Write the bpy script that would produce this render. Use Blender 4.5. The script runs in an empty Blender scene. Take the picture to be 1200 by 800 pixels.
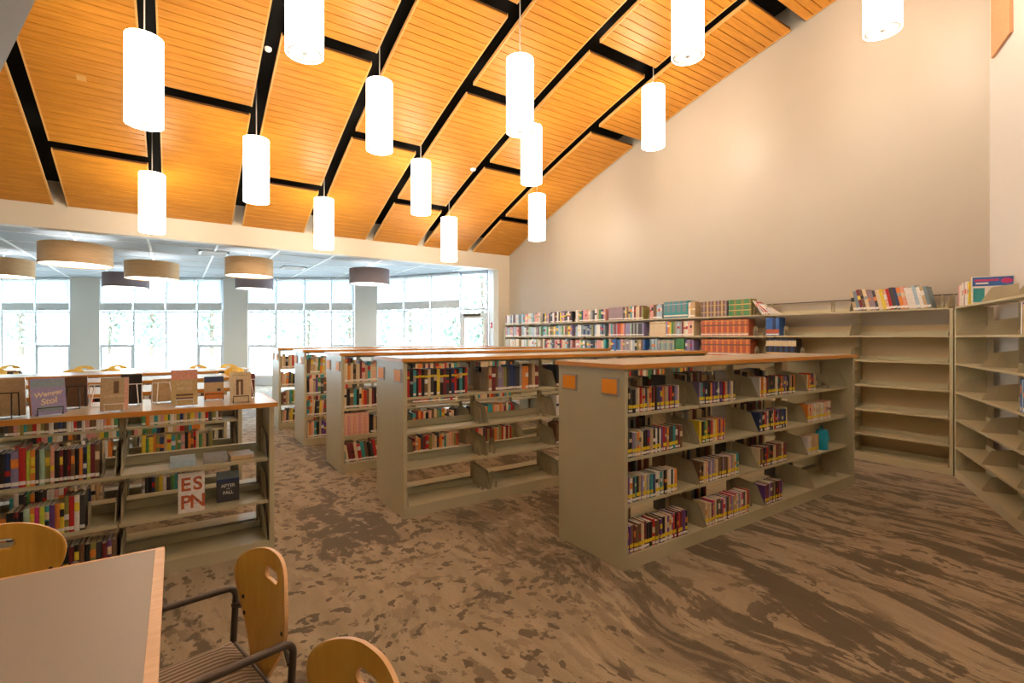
import bpy, math, random
from mathutils import Vector, Matrix
rnd = random.Random(7)
C = bpy.context.scene.collection
PI = math.pi
E = 1.6                                  # eye height

# ------------------------------------------------------------------ materials
def new_mat(name):
    m = bpy.data.materials.new(name); m.use_nodes = True
    nt = m.node_tree; b = nt.nodes['Principled BSDF']
    return m, nt, b

def N(nt, kind, **kw):
    n = nt.nodes.new(kind)
    for k, v in kw.items():
        if k in n.inputs: n.inputs[k].default_value = v
        else: setattr(n, k, v)
    return n

def plain(name, col, rough=.55, metal=0, var=.06, scale=30, spec=.5, bump=0):
    m, nt, b = new_mat(name)
    tc = N(nt, 'ShaderNodeTexCoord')
    no = N(nt, 'ShaderNodeTexNoise', Scale=scale, Detail=3.0)
    nt.links.new(tc.outputs['Object'], no.inputs['Vector'])
    r = N(nt, 'ShaderNodeValToRGB')
    r.color_ramp.elements[0].position = .3; r.color_ramp.elements[1].position = .7
    r.color_ramp.elements[0].color = [c*(1-var) for c in col]+[1]
    r.color_ramp.elements[1].color = [min(1, c*(1+var)) for c in col]+[1]
    nt.links.new(no.outputs['Fac'], r.inputs['Fac'])
    nt.links.new(r.outputs['Color'], b.inputs['Base Color'])
    b.inputs['Roughness'].default_value = rough; b.inputs['Metallic'].default_value = metal
    b.inputs['Specular IOR Level'].default_value = spec
    if bump:
        bp = N(nt, 'ShaderNodeBump', Strength=bump, Distance=.002)
        nt.links.new(no.outputs['Fac'], bp.inputs['Height']); nt.links.new(bp.outputs['Normal'], b.inputs['Normal'])
    return m

def wood(name, c1, c2, rough=.4, scale=(1, 22, 22), ns=2.5, bump=.05):
    m, nt, b = new_mat(name)
    tc = N(nt, 'ShaderNodeTexCoord'); mp = N(nt, 'ShaderNodeMapping'); mp.inputs['Scale'].default_value = scale
    nt.links.new(tc.outputs['Object'], mp.inputs['Vector'])
    no = N(nt, 'ShaderNodeTexNoise', Scale=ns, Detail=5.0, Roughness=.6, Distortion=.6)
    nt.links.new(mp.outputs['Vector'], no.inputs['Vector'])
    r = N(nt, 'ShaderNodeValToRGB')
    r.color_ramp.elements[0].position = .3; r.color_ramp.elements[1].position = .72
    r.color_ramp.elements[0].color = list(c1)+[1]; r.color_ramp.elements[1].color = list(c2)+[1]
    nt.links.new(no.outputs['Fac'], r.inputs['Fac']); nt.links.new(r.outputs['Color'], b.inputs['Base Color'])
    b.inputs['Roughness'].default_value = rough
    bp = N(nt, 'ShaderNodeBump', Strength=bump, Distance=.001)
    nt.links.new(no.outputs['Fac'], bp.inputs['Height']); nt.links.new(bp.outputs['Normal'], b.inputs['Normal'])
    return m

def emit(name, col, s):
    m, nt, b = new_mat(name)
    tc = N(nt, 'ShaderNodeTexCoord'); no = N(nt, 'ShaderNodeTexNoise', Scale=6.0)
    nt.links.new(tc.outputs['Object'], no.inputs['Vector'])
    mr = N(nt, 'ShaderNodeMapRange'); mr.inputs['To Min'].default_value = s*.95; mr.inputs['To Max'].default_value = s*1.05
    nt.links.new(no.outputs['Fac'], mr.inputs['Value']); nt.links.new(mr.outputs['Result'], b.inputs['Emission Strength'])
    b.inputs['Base Color'].default_value = (.9, .9, .88, 1); b.inputs['Emission Color'].default_value = list(col)+[1]
    return m

def carpet():
    m, nt, b = new_mat('patterned_carpet')
    L = nt.links.new
    tc = N(nt, 'ShaderNodeTexCoord')
    w = N(nt, 'ShaderNodeTexNoise', Scale=.45, Detail=2.0)
    L(tc.outputs['Object'], w.inputs['Vector'])
    sub = N(nt, 'ShaderNodeVectorMath', operation='SUBTRACT'); sub.inputs[1].default_value = (.5, .5, .5)
    L(w.outputs['Color'], sub.inputs[0])
    sc = N(nt, 'ShaderNodeVectorMath', operation='SCALE'); sc.inputs['Scale'].default_value = 1.1
    L(sub.outputs['Vector'], sc.inputs[0])
    ad = N(nt, 'ShaderNodeVectorMath', operation='ADD'); L(tc.outputs['Object'], ad.inputs[0]); L(sc.outputs['Vector'], ad.inputs[1])
    def layer(scale, rot, ns, det, rough, p0, p1, dist=0.):
        mp = N(nt, 'ShaderNodeMapping'); mp.inputs['Scale'].default_value = scale; mp.inputs['Rotation'].default_value = (0, 0, rot)
        L(ad.outputs['Vector'], mp.inputs['Vector'])
        n = N(nt, 'ShaderNodeTexNoise', Scale=ns, Detail=det, Roughness=rough, Distortion=dist); L(mp.outputs['Vector'], n.inputs['Vector'])
        r = N(nt, 'ShaderNodeValToRGB'); r.color_ramp.elements[0].position = p0; r.color_ramp.elements[1].position = p1
        L(n.outputs['Fac'], r.inputs['Fac']); return r.outputs['Color']
    streak = layer((1, .15, 1), .16, 5.0, 8., .70, .495, .525)
    vein = layer((1, .30, 1), -.25, 1.5, 5., .62, .535, .56)
    blob = layer((1, .60, 1), .3, 11., 5., .6, .545, .57)
    spot = layer((1, .72, 1), -.2, 14., 2., .5, .60, .62)
    area = layer((1, .7, 1), .4, .9, 2., .5, .40, .55)
    def mx(kind, a, bb, f=1.0):
        x = N(nt, 'ShaderNodeMixRGB', blend_type=kind); x.inputs['Fac'].default_value = f
        L(a, x.inputs['Color1']); L(bb, x.inputs['Color2']); return x.outputs['Color']
    # the streaked field woven on one side of the hall, the spotted field on the other
    sx = N(nt, 'ShaderNodeSeparateXYZ'); L(ad.outputs['Vector'], sx.inputs[0])
    fld = N(nt, 'ShaderNodeMapRange', interpolation_type='SMOOTHSTEP'); fld.inputs['From Min'].default_value = 1.2; fld.inputs['From Max'].default_value = 3.2
    L(sx.outputs['X'], fld.inputs['Value'])
    br = N(nt, 'ShaderNodeTexNoise', Scale=9., Detail=6.); L(ad.outputs['Vector'], br.inputs['Vector'])
    brr = N(nt, 'ShaderNodeValToRGB'); brr.color_ramp.elements[0].position = .38; brr.color_ramp.elements[1].position = .44; L(br.outputs['Fac'], brr.inputs['Fac'])
    left = mx('LIGHTEN', mx('LIGHTEN', mx('MULTIPLY', vein, brr.outputs['Color']), spot), mx('MULTIPLY', blob, area, .7))
    right = mx('LIGHTEN', streak, mx('MULTIPLY', blob, area, .9))
    cm = N(nt, 'ShaderNodeMixRGB'); L(fld.outputs['Result'], cm.inputs['Fac']); L(left, cm.inputs['Color1']); L(right, cm.inputs['Color2'])
    allm = cm.outputs['Color']
    fine = N(nt, 'ShaderNodeTexNoise', Scale=160., Detail=2.); L(tc.outputs['Object'], fine.inputs['Vector'])
    streak2 = layer((1, .10, 1), .12, 10., 4., .6, .3, .75)
    base = N(nt, 'ShaderNodeMixRGB'); base.inputs['Color1'].default_value = (.40, .322, .215, 1); base.inputs['Color2'].default_value = (.26, .21, .125, 1)
    L(streak2, base.inputs['Fac'])
    col = N(nt, 'ShaderNodeMixRGB'); col.inputs['Color2'].default_value = (.078, .056, .030, 1)
    mulf = N(nt, 'ShaderNodeMath', operation='MULTIPLY'); mulf.inputs[1].default_value = .88
    L(allm, mulf.inputs[0]); L(mulf.outputs[0], col.inputs['Fac']); L(base.outputs['Color'], col.inputs['Color1'])
    fr = N(nt, 'ShaderNodeMapRange'); fr.inputs['To Min'].default_value = .6; fr.inputs['To Max'].default_value = 1.4
    L(fine.outputs['Fac'], fr.inputs['Value'])
    out = N(nt, 'ShaderNodeVectorMath', operation='SCALE'); L(col.outputs['Color'], out.inputs[0]); L(fr.outputs['Result'], out.inputs['Scale'])
    L(out.outputs['Vector'], b.inputs['Base Color'])
    b.inputs['Roughness'].default_value = .9; b.inputs['Specular IOR Level'].default_value = .25
    b.inputs['Sheen Weight'].default_value = .25; b.inputs['Sheen Roughness'].default_value = .5
    bp = N(nt, 'ShaderNodeBump', Strength=.4, Distance=.004); L(fine.outputs['Fac'], bp.inputs['Height']); L(bp.outputs['Normal'], b.inputs['Normal'])
    return m

def glass(name):
    m = bpy.data.materials.new(name); m.use_nodes = True; nt = m.node_tree; nt.nodes.clear(); L = nt.links.new
    o = N(nt, 'ShaderNodeOutputMaterial'); t = N(nt, 'ShaderNodeBsdfTransparent'); t.inputs['Color'].default_value = (.93, .97, .97, 1)
    g = N(nt, 'ShaderNodeBsdfGlossy', Roughness=.02); f0 = N(nt, 'ShaderNodeLayerWeight', Blend=.25); f = N(nt, 'ShaderNodeMath', operation='MULTIPLY'); f.inputs[1].default_value = .5; L(f0.outputs['Facing'], f.inputs[0]); mx = N(nt, 'ShaderNodeMixShader')
    L(f.outputs[0], mx.inputs[0]); L(t.outputs[0], mx.inputs[1]); L(g.outputs[0], mx.inputs[2]); L(mx.outputs[0], o.inputs[0])
    return m

def shade_cloth(name):
    m = bpy.data.materials.new(name); m.use_nodes = True; nt = m.node_tree; nt.nodes.clear(); L = nt.links.new
    o = N(nt, 'ShaderNodeOutputMaterial'); t = N(nt, 'ShaderNodeBsdfTranslucent'); d = N(nt, 'ShaderNodeBsdfDiffuse'); mx = N(nt, 'ShaderNodeMixShader')
    tc = N(nt, 'ShaderNodeTexCoord'); w = N(nt, 'ShaderNodeTexNoise', Scale=3.); L(tc.outputs['Object'], w.inputs['Vector'])
    r = N(nt, 'ShaderNodeValToRGB'); r.color_ramp.elements[0].color = (.60, .63, .64, 1); r.color_ramp.elements[1].color = (.66, .69, .70, 1)
    L(w.outputs['Fac'], r.inputs['Fac']); L(r.outputs['Color'], t.inputs['Color']); L(r.outputs['Color'], d.inputs['Color'])
    mx.inputs[0].default_value = .35; L(t.outputs[0], mx.inputs[1]); L(d.outputs[0], mx.inputs[2]); L(mx.outputs[0], o.inputs[0])
    return m

def stripes(name):
    m, nt, b = new_mat(name); L = nt.links.new
    tc = N(nt, 'ShaderNodeTexCoord'); mp = N(nt, 'ShaderNodeMapping'); mp.inputs['Scale'].default_value = (14, 1, 1); L(tc.outputs['Object'], mp.inputs['Vector'])
    w = N(nt, 'ShaderNodeTexWave', Scale=1., Distortion=.6); w.inputs['Detail'].default_value = 3; L(mp.outputs['Vector'], w.inputs['Vector'])
    n = N(nt, 'ShaderNodeTexNoise', Scale=120.); L(tc.outputs['Object'], n.inputs['Vector'])
    r = N(nt, 'ShaderNodeValToRGB'); r.color_ramp.elements[0].color = (.20, .15, .10, 1); r.color_ramp.elements[1].color = (.66, .55, .42, 1)
    L(w.outputs['Fac'], r.inputs['Fac']); x = N(nt, 'ShaderNodeMixRGB', blend_type='MULTIPLY'); x.inputs['Fac'].default_value = .4
    L(r.outputs['Color'], x.inputs['Color1']); L(n.outputs['Color'], x.inputs['Color2']); L(x.outputs['Color'], b.inputs['Base Color'])
    b.inputs['Roughness'].default_value = .9
    return m

M = {}
M['wall'] = plain('warm_beige_paint', (.46, .415, .34), .38, var=.012, scale=2, spec=.45, bump=.02)
M['white_wall'] = plain('off_white_paint', (.66, .63, .58), .5, var=.01, scale=2)
M['beam'] = plain('cream_paint', (.66, .59, .47), .5, var=.012, scale=2)
M['column'] = plain('grey_paint', (.74, .73, .68), .5, var=.012, scale=2)
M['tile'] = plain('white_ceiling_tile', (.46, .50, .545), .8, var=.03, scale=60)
M['grid'] = plain('white_painted_metal', (.88, .9, .92), .4, var=.01)
M['black'] = plain('black_deck_paint', (.006, .005, .004), .8, var=.2)
M['bulk'] = plain('taupe_paint', (.60, .57, .52), .6, var=.02, scale=2)
M['carpet'] = carpet()
M['slat'] = wood('orange_wood_slats', (.56, .21, .016), (.78, .335, .033), .42, (.9, 12, 12), 2.2)
M['slat_edge'] = wood('pale_wood_edge', (.72, .38, .10), (.85, .50, .18), .45)
M['backing'] = plain('dark_backing', (.09, .035, .008), .9)
M['steel'] = plain('greige_shelf_metal', (.53, .485, .315), .36, .0, var=.02, scale=8, spec=.6)
M['steel2'] = plain('greige_bracket_metal', (.48, .43, .295), .42, .0, var=.03, scale=8)
M['tan'] = plain('tan_back_panel', (.60, .46, .27), .5, var=.02, scale=4)
M['lam'] = plain('taupe_laminate', (.46, .395, .30), .26, var=.03, scale=40, spec=.35)
M['edge'] = wood('orange_wood_edge', (.60, .24, .035), (.72, .32, .06), .35, (1, 20, 20), 3)
M['frame'] = plain('pale_blue_grey_aluminium', (.72, .78, .86), .4, .0, var=.02)
M['glass'] = glass('clear_glass'); M['cloth'] = shade_cloth('translucent_shade_cloth')
M['hem'] = plain('grey_hem', (.72, .75, .76), .6)
M['shade'] = emit('glowing_white_glass', (1, .86, .69), 7.5)
M['disc'] = emit('glowing_diffuser', (1, .9, .76), .55)
M['ring'] = plain('satin_metal_ring', (.75, .72, .68), .3, .6)
M['cord'] = plain('white_cord', (.8, .78, .74), .5)
M['veneer'] = wood('pale_oak_veneer', (.62, .36, .16), (.74, .47, .23), .5, (1, 1, 14), 3)
M['mauve'] = plain('mauve_fabric', (.25, .20, .22), .9, var=.12, scale=90)
M['drum_top'] = emit('drum_top_diffuser', (1, .95, .88), .7)
M['drum'] = emit('drum_diffuser', (1, .95, .88), 2.2)
M['card'] = plain('orange_card', (1., .36, .012), .5, var=.03)
M['holder'] = plain('grey_card_holder', (.40, .37, .33), .4, .2)
M['maple'] = wood('maple_edge', (.70, .40, .17), (.84, .53, .27), .35)
M['ply'] = wood('honey_plywood', (.84, .41, .045), (.95, .55, .09), .3, (9, 9, 1.4), 2.0, .02)
M['table'] = plain('beige_laminate_table', (.36, .31, .245), .42, var=.03, scale=220)
M['tube'] = plain('bronze_tube', (.095, .075, .06), .35, .35, var=.05)
M['seat'] = stripes('striped_seat_fabric')
M['bolt'] = plain('black_bolt', (.02, .02, .02), .4)
M['pages'] = plain('paper_pages', (.70, .59, .42), .85, var=.10, scale=300)
M['pages_w'] = plain('white_pages', (.80, .76, .68), .85, var=.08, scale=300)
M['label'] = plain('white_label', (.85, .82, .76), .6, var=.04)
M['yellow'] = plain('yellow_label', (.86, .66, .03), .5, var=.05)
M['gold'] = plain('gold_band', (.62, .43, .15), .5)
M['wire_b'] = plain('black_wire', (.02, .02, .02), .4, .3)
M['wire_w'] = plain('white_wire', (.82, .8, .78), .4)
M['red'] = plain('alarm_red', (.7, .03, .03), .4)
M['panel_w'] = wood('upper_wood_panel', (.58, .27, .12), (.70, .36, .17), .5)
M['pave'] = plain('pale_paving', (.8, .8, .78), .9, var=.04, scale=1)
M['bark'] = plain('tree_bark', (.14, .11, .08), .9, var=.2)
M['leaf'] = plain('tree_leaves', (.23, .31, .24), .8, var=.3, scale=3)
M['plastic'] = plain('turquoise_plastic', (.01, .35, .52), .4, var=.1)
PAL = dict(black=(.018, .016, .018), charcoal=(.06, .06, .065), navy=(.03, .05, .15), purple=(.15, .06, .26), red=(.55, .03, .03), maroon=(.20, .03, .04),
           cream=(.74, .60, .38), white=(.80, .78, .74), orange=(.78, .26, .05), teal=(.05, .34, .36), blue=(.04, .14, .45), green=(.08, .28, .10),
           tan=(.56, .40, .22), brown=(.18, .10, .055), pink=(.72, .34, .32), grey=(.36, .36, .36), yellow=(.80, .62, .06), olive=(.28, .26, .08),
           mint=(.38, .56, .42), violet=(.28, .24, .44), salmon=(.76, .36, .26), lime=(.55, .66, .08), magenta=(.62, .05, .20), slate=(.20, .28, .33),
           lightblue=(.42, .56, .66), mauve=(.34, .24, .27), brick=(.50, .115, .05), peach=(.80, .46, .34), sand=(.60, .44, .20))
for k, v in PAL.items(): M['b_'+k] = plain(k+'_book_cover', v, .38, var=.12, scale=60)

# ------------------------------------------------------------------ geometry helpers
class MB:
    def __init__(s): s.v = []; s.f = []; s.m = []; s.mats = []
    def mi(s, mat):
        if mat not in s.mats: s.mats.append(mat)
        return s.mats.index(mat)
    def add(s, vs, fs, mat, T=None):
        o = len(s.v); k = s.mi(mat)
        s.v += [tuple(T @ Vector(p)) if T else tuple(p) for p in vs]
        s.f += [tuple(o+i for i in f) for f in fs]; s.m += [k]*len(fs); return s
    def box(s, x0, x1, y0, y1, z0, z1, mat, T=None, fm=None):
        vs = [(x0, y0, z0), (x1, y0, z0), (x1, y1, z0), (x0, y1, z0), (x0, y0, z1), (x1, y0, z1), (x1, y1, z1), (x0, y1, z1)]
        return s.add(vs, [(0, 3, 2, 1), (4, 5, 6, 7), (0, 1, 5, 4), (1, 2, 6, 5), (2, 3, 7, 6), (3, 0, 4, 7)], mat, T)
    def prism(s, pts, a, b, axis, mat, T=None):      # polygon (p,q) extruded along an axis
        def P(p, q, t): return {'x': (t, p, q), 'y': (p, t, q), 'z': (p, q, t)}[axis]
        n = len(pts); vs = [P(p, q, a) for p, q in pts]+[P(p, q, b) for p, q in pts]
        fs = [tuple(range(n))[::-1], tuple(range(n, 2*n))]+[(i, (i+1) % n, n+(i+1) % n, n+i) for i in range(n)]
        return s.add(vs, fs, mat, T)
    def lathe(s, prof, cx, cy, mat, n=32, T=None, cap0=False, cap1=False):
        vs = []; fs = []
        for r, z in prof:
            vs += [(cx+r*math.cos(2*PI*i/n), cy+r*math.sin(2*PI*i/n), z) for i in range(n)]
        for k in range(len(prof)-1):
            for i in range(n): fs.append((k*n+i, k*n+(i+1) % n, (k+1)*n+(i+1) % n, (k+1)*n+i))
        if cap0: fs.append(tuple(range(n))[::-1])
        if cap1: fs.append(tuple(range((len(prof)-1)*n, len(prof)*n)))
        return s.add(vs, fs, mat, T)
    def tube(s, pts, r, mat, n=8, T=None):
        pts = [Vector(p) for p in pts]; vs = []; fs = []; up = None
        for i, p in enumerate(pts):
            t = (pts[min(i+1, len(pts)-1)]-pts[max(i-1, 0)]).normalized()
            if up is None: up = Vector((0, 0, 1)) if abs(t.z) < .9 else Vector((1, 0, 0))
            a = t.cross(up).normalized(); up = a.cross(t).normalized()
            vs += [tuple(p+r*(math.cos(2*PI*k/n)*a+math.sin(2*PI*k/n)*up)) for k in range(n)]
        for i in range(len(pts)-1):
            for k in range(n): fs.append((i*n+k, i*n+(k+1) % n, (i+1)*n+(k+1) % n, (i+1)*n+k))
        fs += [tuple(range(n))[::-1], tuple(range((len(pts)-1)*n, len(pts)*n))]
        return s.add(vs, fs, mat, T)
    def mesh(s, name):
        me = bpy.data.meshes.new(name); me.from_pydata(s.v, [], s.f)
        for m in s.mats: me.materials.append(m)
        me.polygons.foreach_set('material_index', s.m); me.update(); return me

def obj(name, mb, parent=None, smooth=False, bevel=0, loc=None, rot=None):
    me = mb.mesh(name) if isinstance(mb, MB) else mb
    o = bpy.data.objects.new(name, me); C.objects.link(o)
    if parent: o.parent = parent
    if loc: o.location = loc
    if rot: o.rotation_euler = rot
    if smooth:
        me.polygons.foreach_set('use_smooth', [True]*len(me.polygons))
        try: me.set_sharp_from_angle(angle=math.radians(40))
        except Exception: pass
    if bevel:
        b = o.modifiers.new('bevel', 'BEVEL'); b.width = bevel; b.segments = 2; b.limit_method = 'ANGLE'
    return o
def tag(o, label, cat, group=None, kind=None):
    o['label'] = label; o['category'] = cat
    if group: o['group'] = group
    if kind: o['kind'] = kind
    return o
def empty(name, loc, label, cat, group=None, rz=0):
    o = bpy.data.objects.new(name, None); C.objects.link(o); o.location = loc; o.rotation_euler = (0, 0, rz); o.empty_display_size = .1
    return tag(o, label, cat, group)
def struct(name, mb, **k):
    o = obj(name, mb, **k)
    if not k.get('parent'): o['kind'] = 'structure'
    return o
def dup(root, loc, rz, label, group=None):
    r = root.copy(); C.objects.link(r); r.location = loc; r.rotation_euler = (0, 0, rz); r['label'] = label
    if group: r['group'] = group
    for ch in list(root.children):
        c = ch.copy(); C.objects.link(c); c.parent = r
        for g in list(ch.children):
            d = g.copy(); C.objects.link(d); d.parent = c
    return r
def arc(cx, cz, r, a0, a1, n=6): return [(cx+r*math.cos(math.radians(a0+(a1-a0)*i/n)), cz+r*math.sin(math.radians(a0+(a1-a0)*i/n))) for i in range(n+1)]
ORD = ['zeroth', 'first', 'second', 'third', 'fourth', 'fifth', 'sixth', 'seventh', 'eighth', 'ninth', 'tenth', 'eleventh', 'twelfth', 'thirteenth', 'fourteenth', 'fifteenth', 'sixteenth', 'seventeenth', 'eighteenth', 'nineteenth']
def ordn(n):
    if n < 20: return ORD[n]
    return '%d%s' % (n, {1: 'st', 2: 'nd', 3: 'rd'}.get(n % 10, 'th'))

# ------------------------------------------------------------------ room
YB, XW = 11.54, 7.78                      # beam wall plane, beige wall plane
def zc(y):
    t = YB-y; return 3.89+.42*t-.0145*t*t
RD = Vector((-math.cos(math.radians(26.2)), -math.sin(math.radians(26.2)), 0))   # direction of the angled white wall
RN = Vector((RD.y, -RD.x, 0))             # its normal, away from the wall into the room
if RN.y < 0: RN = -RN
corner = Vector((XW, 1.608, 0))
wend = corner+RD*14.5                     # behind the viewer
XL = wend.x
# window wall nodes
WA0, WA1 = Vector((-8.4, 25.7, 0)), Vector((-2.88, 21.93, 0))
WB0, WB1 = Vector((-2.08, 21.39, 0)), Vector((1.33, 19.06, 0))
WC0, WC1 = Vector((1.99, 18.61, 0)), Vector((4.94, 16.6, 0))
WD0, WD1 = Vector((5.55, 16.19, 0)), Vector((7.67, 12.5, 0))

fl = MB(); fl.add([(XL-.3, wend.y-.3, 0), (8.2, wend.y-.3, 0), (8.2, 12.3, 0), (WD1.x+.1, 12.5, 0), (WD0.x+.1, WD0.y+.1, 0), (WA0.x, WA0.y+.1, 0), (-9.2, 25.8, 0), (-9.2, YB, 0), (XL-.3, YB, 0)],
                  [tuple(range(9))], M['carpet'])
struct('floor', fl)

def wall_strip(name, a, b, z0, z1, th, mat, side=1, tops=None):
    d = (b-a).normalized(); n = Vector((-d.y, d.x, 0))*side*th
    mb = MB(); z = tops or [z1, z1]
    p = [a, b, b+n, a+n]
    vs = [(q.x, q.y, z0) for q in p]+[(a.x, a.y, z[0]), (b.x, b.y, z[1]), (b.x+n.x, b.y+n.y, z[1]), (a.x+n.x, a.y+n.y, z[0])]
    mb.add(vs, [(0, 3, 2, 1), (4, 5, 6, 7), (0, 1, 5, 4), (1, 2, 6, 5), (2, 3, 7, 6), (3, 0, 4, 7)], mat)
    return struct(name, mb)
# beige wall follows the vault at its top
mb = MB(); ys = [1.608+(YB+.1-1.608)*i/20 for i in range(21)]
pts = [(ys[0], 0)]+[(ys[-1], 0)]+[(y, zc(y)+.42) for y in reversed(ys)]
mb.prism(pts, XW, XW+.2, 'x', M['wall']); struct('wall_right', mb)
wall_strip('wall_front_right', corner, wend, 0, 8, .2, M['white_wall'], side=1 if (Vector((-RD.y, RD.x, 0)).dot(RN) < 0) else -1)
mb = MB(); mb.box(XL-.2, XL, wend.y-.3, YB, 0, 8, M['white_wall']); struct('wall_left', mb)
mb = MB(); mb.box(-9.3, -9.1, YB+.25, 26, 0, 3.6, M['white_wall']); struct('wall_bay_left', mb)
mb = MB(); mb.box(-9.3, XL-.2, YB, YB+.249, 0, 3.7, M['white_wall']); struct('wall_bay_near', mb)
# beam wall (opening to the window bay below it)
mb = MB(); mb.box(XL, 7.41, YB, YB+.25, 3.49, 4.33, M['beam']); mb.box(7.41, XW+.15, YB, YB+.25, 0, 4.33, M['beam'])
struct('wall_back', mb)
wall_strip('wall_jamb', Vector((7.41, YB+.25, 0)), Vector((7.68, 12.5, 0)), 0, 3.6, .2, M['white_wall'], side=-1)
wall_strip('wall_far_left', Vector((-9.1, 26.15, 0)), WA0-Vector((.05, 0, 0)), 0, 3.6, .2, M['column'], side=1)
# black deck over the vault
mb = MB(); n = 30; y0 = wend.y-.3; vs = []
for i in range(n+1):
    y = YB+.25+(y0-YB-.25)*i/n; vs += [(XL-.2, y, zc(y)+.42), (XW+.2, y, zc(y)+.42), (XW+.2, y, zc(y)+.52), (XL-.2, y, zc(y)+.52)]
fs = [(4*i+k, 4*i+(k+1) % 4, 4*i+4+(k+1) % 4, 4*i+4+k) for i in range(n) for k in range(4)]+[(0, 1, 2, 3), (4*n+3, 4*n+2, 4*n+1, 4*n)]
mb.add(vs, fs, M['black']); struct('ceiling', mb)
# low ceiling of the window bay
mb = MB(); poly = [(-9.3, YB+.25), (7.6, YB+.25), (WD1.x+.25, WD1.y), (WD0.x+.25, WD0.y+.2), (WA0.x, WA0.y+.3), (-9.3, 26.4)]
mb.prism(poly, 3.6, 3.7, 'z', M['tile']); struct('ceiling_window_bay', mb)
mb = MB()
for i in range(14):
    x = -9+i*1.22
    yt = 24.8-(x+7)*.683 if x < 5.3 else 15.5-(x-5.55)*1.74
    if yt > YB+.4: mb.box(x-.022, x+.022, YB+.26, min(yt, 25), 3.585, 3.5995, M['grid'])
for y in (13.0, 14.22, 15.44, 16.66, 17.88, 19.1, 20.3, 21.5):
    xr = min(7.2, 5.3+(16-y)*.55 if y < 16.2 else (24.8-y)/.683-7)
    mb.box(-9, xr, y-.015, y+.015, 3.589, 3.5995, M['grid'])
struct('trim_1', mb)
# bulkhead over the left aisle
mb = MB(); a = Vector((-.82, 4.81)); b = Vector((-1.26, 6.16)); d = (b-a)
p0 = a-d*7.0; p1 = a+d*4.2
mb.prism([(p0.x, p0.y), (p1.x, p1.y), (XL+.02, p1.y), (XL+.02, p0.y)], 4.0, 4.28, 'z', M['bulk']); struct('ceiling_bulkhead', mb)
# base trim
mb = MB(); d_ = (wend-corner); p = corner+RN*.012
T = Matrix.Translation(corner)@Matrix.Rotation(math.atan2(RD.y, RD.x), 4, 'Z')
mb.box(.05, 14, -.014, -.002, 0, .1, M['black'], T); struct('baseboard_right', mb)

# ------------------------------------------------------------------ slatted panels
GX = [-5.75, -4.38, -3.01, -1.65, -.28, 1.05, 2.42, 3.78, 5.08, 6.5]
EDG = [(GX[i]+.09, GX[i+1]-.09) for i in range(len(GX)-1)]+[(6.59, 7.755)]
CUTA = [10.05, 6.87, 3.72, .6, -2.5]; CUTB = [8.47, 5.4, 2.22, -.9, -4.0]
def panel(x0, x1, ya, yb, lab):           # ya nearer the beam wall
    mb = MB(); y = ya; L = 0
    n = max(3, int(round((ya-yb)/.122))); w = (ya-yb)/n
    for i in range(n):
        a = ya-i*w; b = a-w+.013
        if i == n-1: b = yb
        za, zb = zc(a), zc(b)
        vs = [(x0+.02, a, za), (x1-.02, a, za), (x1-.02, b, zb), (x0+.02, b, zb)]
        vs += [(x, yy, z+.02) for x, yy, z in vs]
        mb.add(vs, [(0, 1, 2, 3), (7, 6, 5, 4), (0, 4, 5, 1), (1, 5, 6, 2), (2, 6, 7, 3), (3, 7, 4, 0)], M['slat'])
    k = 8; vs = []
    for i in range(k+1):
        yy = ya+(yb-ya)*i/k; z = zc(yy); vs += [(x0+.01, yy, z+.021), (x1-.01, yy, z+.021), (x1-.01, yy, z+.05), (x0+.01, yy, z+.05)]
    mb.add(vs, [(4*i+q, 4*i+(q+1) % 4, 4*i+4+(q+1) % 4, 4*i+4+q) for i in range(k) for q in range(4)]+[(0, 1, 2, 3), (4*k+3, 4*k+2, 4*k+1, 4*k)], M['backing'])
    o = obj('ceiling_slat_panel', mb); tag(o, lab, 'ceiling panel', 'slatted wood panels of the vaulted ceiling', 'thing')
    for xa, xb in ((x0, x0+.02), (x1-.02, x1)):
        e = MB(); vs = []
        for i in range(k+1):
            yy = ya+(yb-ya)*i/k; z = zc(yy); vs += [(xa, yy, z-.004), (xb, yy, z-.004), (xb, yy, z+.05), (xa, yy, z+.05)]
        e.add(vs, [(4*i+q, 4*i+(q+1) % 4, 4*i+4+(q+1) % 4, 4*i+4+q) for i in range(k) for q in range(4)]+[(0, 1, 2, 3), (4*k+3, 4*k+2, 4*k+1, 4*k)], M['slat_edge'])
        obj('edge_strip', e, o)
    return o
for ci, (x0, x1) in enumerate(EDG):
    cuts = CUTA if (ci % 2 == 1) else CUTB
    cols = len(EDG)-ci
    edges = [YB-.01]
    for c in cuts: edges += [c+.11, c-.11]
    edges.append(-4.9)
    for k in range(0, len(edges)-1, 2):
        ya, yb = edges[k], edges[k+1]
        if ya-yb < .3: continue
        if yb < -2 and ci < 6: continue
        if ci < 2: continue
        panel(x0, x1, ya, yb, 'wood slat panel, %s up from the beam, %s column from the beige wall' % (ordn(k//2+1), ordn(cols)))

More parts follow.
